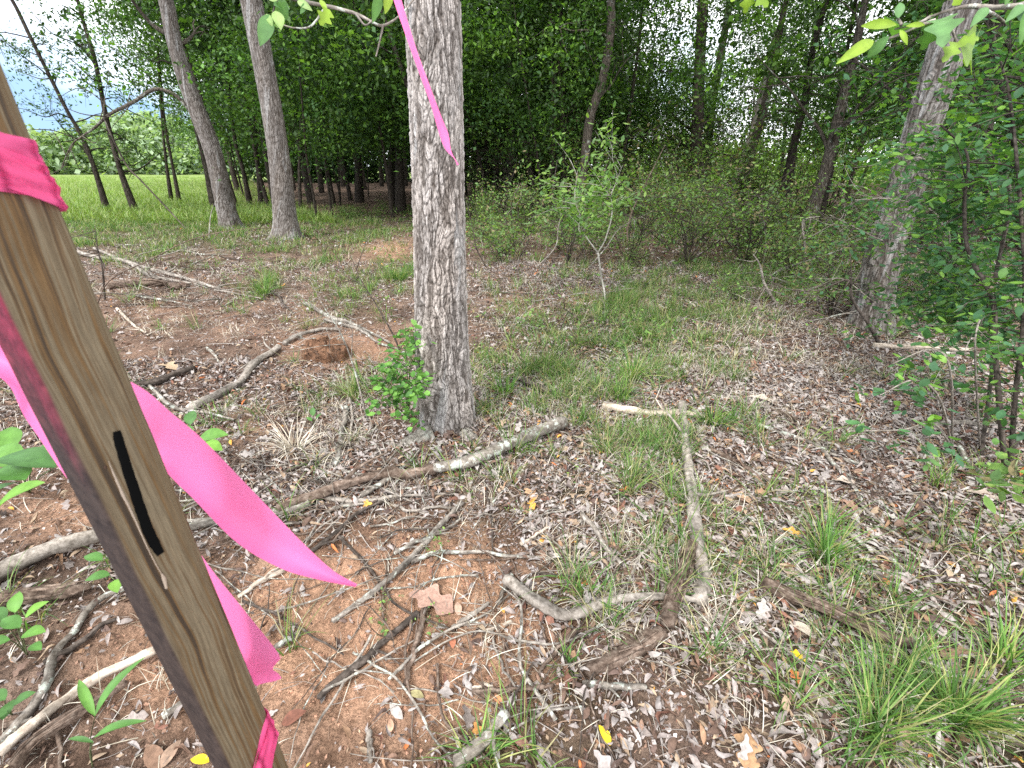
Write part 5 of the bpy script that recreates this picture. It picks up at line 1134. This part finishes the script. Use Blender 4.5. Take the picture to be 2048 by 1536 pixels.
# standing and leaning snags
def snag(label, pts, Y, r, mat=W_GREY, side=(), name='snag', seed=1, tw=4):
    g_ = np.random.default_rng(seed); base = G(*pts[0]); Yb = base[1] if Y is None else Y
    p = [base-A([0, 0, .03])]+[PY(x_, y_, Yb+.05*k) for k, (x_, y_) in enumerate(pts[1:])]; mb = MB(); cc, _ = tube(mb, p, [r, r*.8, r*.5, r*.2], 7, 34, .15, seed=seed)
    for q_ in range(tw):
        j = g_.integers(8, 32); d = g_.normal(size=3); d /= np.linalg.norm(d); L = .12+.3*g_.random(); tube(mb, [cc[j], cc[j]+d*L*.5+g_.normal(0, .02, 3), cc[j]+d*L+g_.normal(0, .05, 3)], [r*.4, r*.25, r*.1], 4, 7)
    tag(mb.build(name, mat), label, 'dead branch', 'bare stems rising from the undergrowth' if label.startswith('thin bare stem rising') else None)
snag('bleached crooked snag with hooked top left of the leaning oak', [(1607, 540), (1610, 500), (1605, 450), (1612, 437), (1640, 433)], None, .022, W_GREY, seed=2)
snag('broken grey stem rising from the tangle at right of centre', [(1560, 612), (1530, 570), (1520, 530), (1506, 508)], None, .02, W_GREY, seed=3)
snag('dark bent branch arching in front of the leaning oak\'s foot', [(1765, 690), (1735, 645), (1705, 600), (1695, 560), (1640, 580), (1590, 582)], None, .016, W_DARK, seed=4, tw=7)
snag('long branch leaning over the undergrowth behind the snag', [(1530, 560), (1560, 540), (1620, 520), (1680, 500), (1720, 478)], None, .02, W_LICH, seed=5, tw=5)
snag('curved brown vine hanging over the shrubs right of the sapling', [(1275, 530), (1255, 480), (1262, 430), (1285, 380), (1310, 330), (1330, 290)], None, .02, W_BROWN, seed=6)
snag('dark fallen limb leaning among shrubs right of the sapling', [(1345, 500), (1310, 470), (1275, 445), (1240, 420)], None, .03, W_DARK, seed=7, tw=3)
snag('lichened thin stem standing before the red soil mound', [(736, 840), (725, 800), (708, 736), (684, 671), (650, 617), (620, 560)], None, .007, W_LICH, seed=8, tw=9)
snag('lichened dead stem leaning left of the big oak', [(800, 700), (787, 671), (753, 610), (722, 560), (700, 510)], None, .009, W_DARK, seed=9, tw=9)
snag('bare forked twig standing in the brush at left', [(208, 600), (205, 540), (195, 495), (190, 450)], None, .012, W_DARK, seed=10, tw=8)
snag('thin white stem standing before the leaning grey trunk', [(418, 480), (419, 455), (424, 420), (440, 388)], None, .014, W_WHITE, seed=11, tw=2)
snag('thin bent twig arching over the far left brush', [(190, 610), (220, 560), (300, 520), (380, 480), (470, 460), (560, 455)], None, .008, W_BROWN, seed=12, tw=4)
snag('dark leafless stem between right litter and leaning oak', [(1860, 690), (1840, 650), (1815, 610), (1780, 560)], None, .012, W_DARK, seed=13, tw=5)
for k in range(26):
    g_ = np.random.default_rng(1300+k); x_ = 950+830*g_.random(); y_ = 455+95*g_.random(); d_ = g_.normal(0, 22, 3)
    snag('thin bare stem rising from the undergrowth', [(x_, y_), (x_+d_[0], y_-40), (x_+d_[0]+d_[1], y_-80), (x_+d_.sum(), y_-110-50*g_.random())], None, .006+.007*g_.random(), [W_GREY, W_DARK, W_LICH][k % 3], seed=60+k, tw=7)
    o_ = bpy.data.objects[-1] if False else None
# brush pile twigs shared label
for k in range(150):
    g_ = np.random.default_rng(700+k)
    if k < 36: x_, y_ = 190+300*g_.random(), 490+120*g_.random()
    elif k >= 120: x_, y_ = 380+480*g_.random(), 560+330*g_.random()
    elif k >= 100: x_, y_ = 300+750*g_.random(), 930+160*g_.random()
    elif k < 78: x_, y_ = 1480+330*g_.random(), 560+110*g_.random()
    else: x_, y_ = 960+300*g_.random(), 560+110*g_.random()
    b = G(x_, y_, .01); a = g_.random()*6.28; L = (.4+.7*g_.random())*(1 if k < 100 else .55); up = .25*g_.random()*(1 if k < 100 else .2)
    p1 = b+A([math.cos(a), math.sin(a), up])*L*.5+g_.normal(0, .05, 3); p2 = b+A([math.cos(a+.2), math.sin(a+.2), up*1.3])*L
    for p in (p1, p2): p[2] = max(p[2], float(H(p[0], p[1]))+.01)
    mb = MB(); r_ = (.005+.006*g_.random())*(1 if k < 100 else .6); cc, _ = tube(mb, [b, p1, p2], [r_, r_*.7, r_*.3], 5, 16, .15, wob=.03, seed=k)
    for q_ in range(3):
        j = g_.integers(4, 14); d = g_.normal(size=3); d[2] = abs(d[2]); d /= np.linalg.norm(d); tube(mb, [cc[j], cc[j]+d*.1, cc[j]+d*.22+g_.normal(0, .03, 3)], [r_*.5, r_*.3, r_*.15], 4, 6)
    tag(mb.build('brush_twig', [W_GREY, W_LICH, W_DARK, W_BROWN][k % 4]), 'thin dead brush twig with side shoots lying in the brush', 'twig', 'dead brush twigs on the ground')

for k in range(205):
    g_ = np.random.default_rng(1700+k)
    if k < 62: x_, y_ = 1330+720*g_.random(), 660+620*g_.random()**1.1; a = -.75+.5*g_.normal()
    elif k < 150: x_, y_ = 420+800*g_.random(), 880+600*g_.random(); a = g_.random()*6.28
    elif k < 182: x_, y_ = 330+560*g_.random(), 890+190*g_.random(); a = .45+.35*g_.normal()
    else: x_, y_ = 180+420*g_.random(), 490+120*g_.random(); a = -.5+.5*g_.normal()
    b = G(x_, y_, .02); L = (.25+.55*g_.random()**1.5)*(1 if k < 182 else 2.2); d = A([math.cos(a), math.sin(a), 0]); nn_ = A([-d[1], d[0], 0]); pts = [b+d*L*t+nn_*g_.normal(0, .035)*L for t in (-.5, -.2, .15, .5)]
    for p in pts: p[2] = float(H(p[0], p[1]))+.014+.015*g_.random()
    mb = MB(); r_ = (.0022+.0045*g_.random()**2)*(1 if k < 150 else 1.5 if k < 182 else 2.6); cc, _ = tube(mb, pts, [r_, r_, r_*.8, r_*.5], 6, 26, .3, wob=.012, seed=k)
    for q_ in range(g_.integers(0, 3)):
        j = g_.integers(4, 22); dd = (cc[j]-cc[j-2]); dd /= np.linalg.norm(dd); dd = dd+nn_*g_.choice([-1, 1])*.9+A([0, 0, .25]); tube(mb, [cc[j], cc[j]+dd*.03, cc[j]+dd*.08+g_.normal(0, .008, 3)], [r_*.6, r_*.5, r_*.2], 5, 6, .2)
    tag(mb.build('dead_stick', [W_LICH, W_GREY, W_BROWN, W_LICH, W_DARK][k % 5]), 'thin dead stick lying on top of the leaf litter', 'stick', 'thin dead sticks lying on the litter')

# red soil mound with rootlets
bm_ = G(650, 738); t = thing('soil_mound', bm_, 'red clay root clod with fine rootlets on the bare soil at left', 'soil mound')
mb = MB(); nu, nv = 60, 40; U, Vv = np.meshgrid(np.linspace(0, 2*math.pi, nu, endpoint=False), np.linspace(0, 1, nv)); rr = np.sin(Vv*math.pi/2)
cx = G(655, 715); hh = .15*np.cos(Vv*math.pi/2)**.55; sc_ = 1+.35*fbm(np.cos(U)*2+Vv*2, np.sin(U)*2, 4)
vx = cx[0]+.19*rr*np.cos(U)*sc_; vy = cx[1]+.04+.14*rr*np.sin(U)*sc_; vz = H(vx, vy)-.01+hh*(1+.5*fbm(np.cos(U)*4+Vv*5, np.sin(U)*4, 3))*(1-.0*U)
n1 = np.clip(.5+fbm(vx*40, vy*40+vz*50, 3), 0, 1)[..., None]; cl = A([.09, .05, .032])*(1-n1)+A([.30, .165, .10])*n1
i, j = np.meshgrid(np.arange(nv-1), np.arange(nu), indexing='ij'); j2 = (j+1) % nu
mb.add(np.stack([vx, vy, vz], -1).reshape(-1, 3), np.stack([i*nu+j, (i+1)*nu+j, (i+1)*nu+j2, i*nu+j2], -1).reshape(-1, 4), cl.reshape(-1, 3))
put(mb.build('clod', mat_attr('red_clod', .95, .05, 70, .6, 1.3, 1.0, .02), t), bm_)
mb = MB()
for k in range(60):
    g_ = np.random.default_rng(k+50); a = g_.random()*6.28; p = A([cx[0]+.15*math.cos(a)*g_.random()**.5, cx[1]-.02+.1*math.sin(a), cx[2]+.05+.09*g_.random()]); d = g_.normal(size=3)*.06; tube(mb, [p, p+d*.6+A([0, -.03, 0]), p+d+A([0, -.04, -.07])], [.0018, .0014, .0006], 3, 7)
put(mb.build('rootlets', W_BROWN, t), bm_)

# ------------------------------------------------------------------ single leaves that stand out
def lone_leaf(label, px_, py_, size_px, yaw, kind, col, pit=.1, roll=.15, name='fallen_leaf', w=1.0):
    p = G(px_, py_, .012); L = size_px*depth(p)/FPX; tt = T_leaf(w=.72, fold=.10, curl=.10, shape=OAK) if kind else T_leaf(8, .5, .12, .10)
    v = tt[0]*A([L*w, L, L])-A([0, L*.5, 0]); R = rotm(A([yaw]), A([pit]), A([roll]))[0]; v = v@R.T+p; v[:, 2] = np.maximum(v[:, 2], H(v[:, 0], v[:, 1])+.008); mb = MB()
    vc = np.ones((len(v), 1)); vc[1::3] = .85; mb.add(v, tt[1], A([col])*vc); tag(mb.build(name, M_LITTER), label, 'leaf')
TAN = (.45, .29, .20); YEL = (.80, .55, .03); ORG = (.62, .26, .07); PAL = (.55, .46, .38); PNK = (.45, .27, .22)
for a_ in (('large lobed tan oak leaf lying on clay below the long slanting stick', 862, 1210, 100, 1.2, 1, (.42, .26, .20), .1), ('tan oak leaf on the dirt right of the stake', 337, 737, 48, 1.2, 1, (.46, .34, .22), .1),
           ('large tan lobed leaf at the bottom edge right of centre', 1490, 1500, 80, -.4, 1, (.40, .24, .13), .1), ('bright yellow leaf near the bottom middle', 1208, 1475, 38, .5, 0, YEL, .2), ('bright yellow leaf in the litter at lower right', 1593, 1318, 36, 1.2, 1, YEL, .2),
           ('yellow leaf at the bottom edge by the stake', 402, 1526, 38, 1.5, 0, YEL, .1), ('pale crumpled leaf in the litter near the lower right centre', 1600, 1265, 55, 1.0, 0, (.55, .47, .38), .2), ('pale oak leaf in the litter above the rotting log', 1575, 1150, 60, .8, 1, (.48, .36, .30), .1),
           ('large pale oak leaf lying in dead leaves at mid right', 1525, 806, 60, 1.0, 1, (.60, .50, .42), .1), ('brown curled leaf at the foot of the stake', 310, 1520, 62, .9, 0, (.25, .15, .10), .3), ('tan leaf right of the dead leaf at bottom left', 345, 1512, 48, -.3, 0, (.30, .20, .14), .2),
           ('orange leaf on bare clay in the lower middle', 995, 1405, 28, 1.0, 0, (.50, .22, .11), .2), ('pinkish round leaf on the clay near the bottom', 782, 1455, 24, .3, 0, (.50, .30, .20), .1), ('green grey leaf lying on the clay near the bottom', 832, 1395, 34, 1.4, 0, (.32, .28, .14), .1),
           ('reddish leaf on clay beside the small stick', 905, 1288, 26, .2, 0, (.42, .16, .09), .1), ('tan leaf sitting right of the large lobed one', 916, 1222, 30, .2, 0, (.45, .30, .22), .1), ('red brown curled leaf by the lower tape band', 590, 1440, 50, -1.2, 0, (.17, .07, .045), .3),
           ('orange oak leaf in dead leaves at lower middle', 955, 1468, 34, .4, 1, (.52, .25, .08), .3), ('brown round leaf near the bottom middle grass', 1040, 1490, 40, 1.2, 0, (.30, .16, .12), .1), ('tan oak leaf in the dead grass above centre right', 1060, 992, 38, .6, 1, (.52, .34, .20), .1),
           ('orange leaf near the thin arching twig', 1005, 1225, 14, .6, 0, (.65, .35, .08), .1), ('tan oak leaf right of the smooth branch', 1480, 1000, 44, .9, 1, (.45, .30, .19), .1), ('grey oak leaf near the right shrub on litter', 1970, 1000, 60, .9, 1, (.42, .34, .28), .1),
           ('pale broad leaf in the litter right of the smooth branch', 1690, 970, 50, 1.2, 1, (.56, .46, .38), .1)):
    lone_leaf(*a_)
# prominent grass tufts, each a thing
for lab, x_, y_, nb, L, pal in (('thick bright green grass tuft in the bottom right corner', 1905, 1440, 200, .27, GP), ('second bright grass tuft at the right border above the corner tuft', 2010, 1330, 80, .22, GP*1.1), ('long bladed grass tuft leaning left of the corner tuft', 1800, 1400, 80, .24, GP), ('green grass tuft right of the bottom right leaf litter centre', 1730, 1480, 70, .24, GP), ('grass tuft standing in litter at mid right', 1650, 1120, 110, .26, GP),
                                ('flat bright green grass tuft above the curved branch', 1170, 1198, 46, .13, GP*1.2), ('grass tuft with pale leaf bases on soil at upper left', 530, 590, 110, .30, GP), ('grass tuft left of the big oak further back', 800, 560, 120, .32, GP*1.05),
                                ('yellowing grass tuft right of the oak\'s foot', 1010, 790, 70, .28, GP*1.2), ('grass tuft beside the bleached wood piece', 1425, 850, 90, .22, GP), ('light green grass tuft at the bottom edge middle', 960, 1530, 60, .13, GP*1.2), ('yellow green grass tuft below the red soil mound', 690, 790, 70, .22, (GP[:6]+DP)*.5),
                                ('small grass tuft beside the flaking log', 1128, 1335, 30, .09, GP), ('pale dead grass tussock below the soil mound', 590, 905, 130, .24, DP*1.1), ('tall light grass tuft in the middle grass band', 1260, 760, 140, .30, GP*1.2), ('grass tuft above the bleached wood piece', 1240, 800, 90, .25, GP*1.1)):
    mb = MB(); tufts(mb, G(x_, y_)[None], nb, L*1.1, .0048 if y_ > 900 else .0055, .04 if y_ > 900 else .06, A(pal)[:6]*1.08, lean=.5 if 'dead' not in lab else 1.0)
    tag(mb.build('grass_tuft', M_GRASS if 'dead' not in lab else M_DRYGRASS), lab, 'grass')

# ------------------------------------------------------------------ labels of the repeats, told apart by the landmarks they stand between
bpy.context.view_layer.update()
ZT = [(430, 'at the left border of the wood beside the open field', 'field side'), (560, 'between the two grey trunks', 'between the two grey trunks'), (820, 'left of the big oak', 'left of the big oak'),
      (1130, 'right of the big oak', 'right of the big oak'), (1360, 'behind the forked sapling', 'behind the forked sapling'), (1600, 'around the pale leaning trunk', 'around the pale leaning trunk'),
      (1830, 'left of the thick leaning oak', 'left of the leaning oak'), (9999, 'behind the tall dense shrub at the right', 'behind the right shrub')]
ZG = [(830, 640, 'on the bare soil of the left background', 'left background'), (830, 900, 'around the red soil mound', 'round the soil mound'), (900, 1600, 'on the orange clay below the big oak', 'on the clay'), (1360, 700, 'near the forked white sapling', 'near the sapling'),
      (1400, 1600, 'in the grass band right of the big oak', 'in the grass band'), (9999, 700, 'round the foot of the thick leaning oak', 'round the leaning oak'), (9999, 1000, 'on the leaf litter before the tall right shrub', 'litter before the right shrub'), (9999, 1700, 'on the litter at the lower right', 'lower right litter')]
WHAT = {'trees deep in the shaded wood': ('dark slender tree deep in the wood', 'deep trees', 0), 'young understory trees in the wood': ('young leafy understory tree', 'young trees', 0), 'leafy green shrubs along the wood edge': ('low leafy green shrub', 'shrubs', 0),
        'dead brush twigs on the ground': ('thin dead brush twig with side shoots', 'brush twigs', 1), 'seedlings scattered over the forest floor': ('small green seedling sprouting', 'seedlings', 1), 'thin dead sticks lying on the litter': ('thin dead stick lying', 'dead sticks', 1)}
cells = {}
for o in list(S.objects):
    if o.parent is None and o.get('group') in WHAT:
        w, gname, kind = WHAT[o['group']]
        p = A(o.matrix_world.translation) if o.type == 'EMPTY' else A([0, 0, 0.])+A(o.data.vertices[0].co)
        px_, py_ = topx(p[0], p[1], p[2])
        z = next(q for q in ZT if px_ < q[0]) if kind == 0 else next(q for q in ZG if px_ < q[0] and py_ < q[1])
        cells.setdefault((w, gname, z[-2], z[-1], kind), []).append((float(p[1]), o))
for (w, gname, where, short, kind), L in cells.items():
    L.sort(key=lambda t: t[0])
    for k, (_, o) in enumerate(L):
        o['group'] = gname+' '+short; o['label'] = w+' '+where
    if kind == 0 and len(L) > 2:
        L[0][1]['label'] = 'nearest '+w+' '+where; L[-1][1]['label'] = 'farthest '+w+' '+where
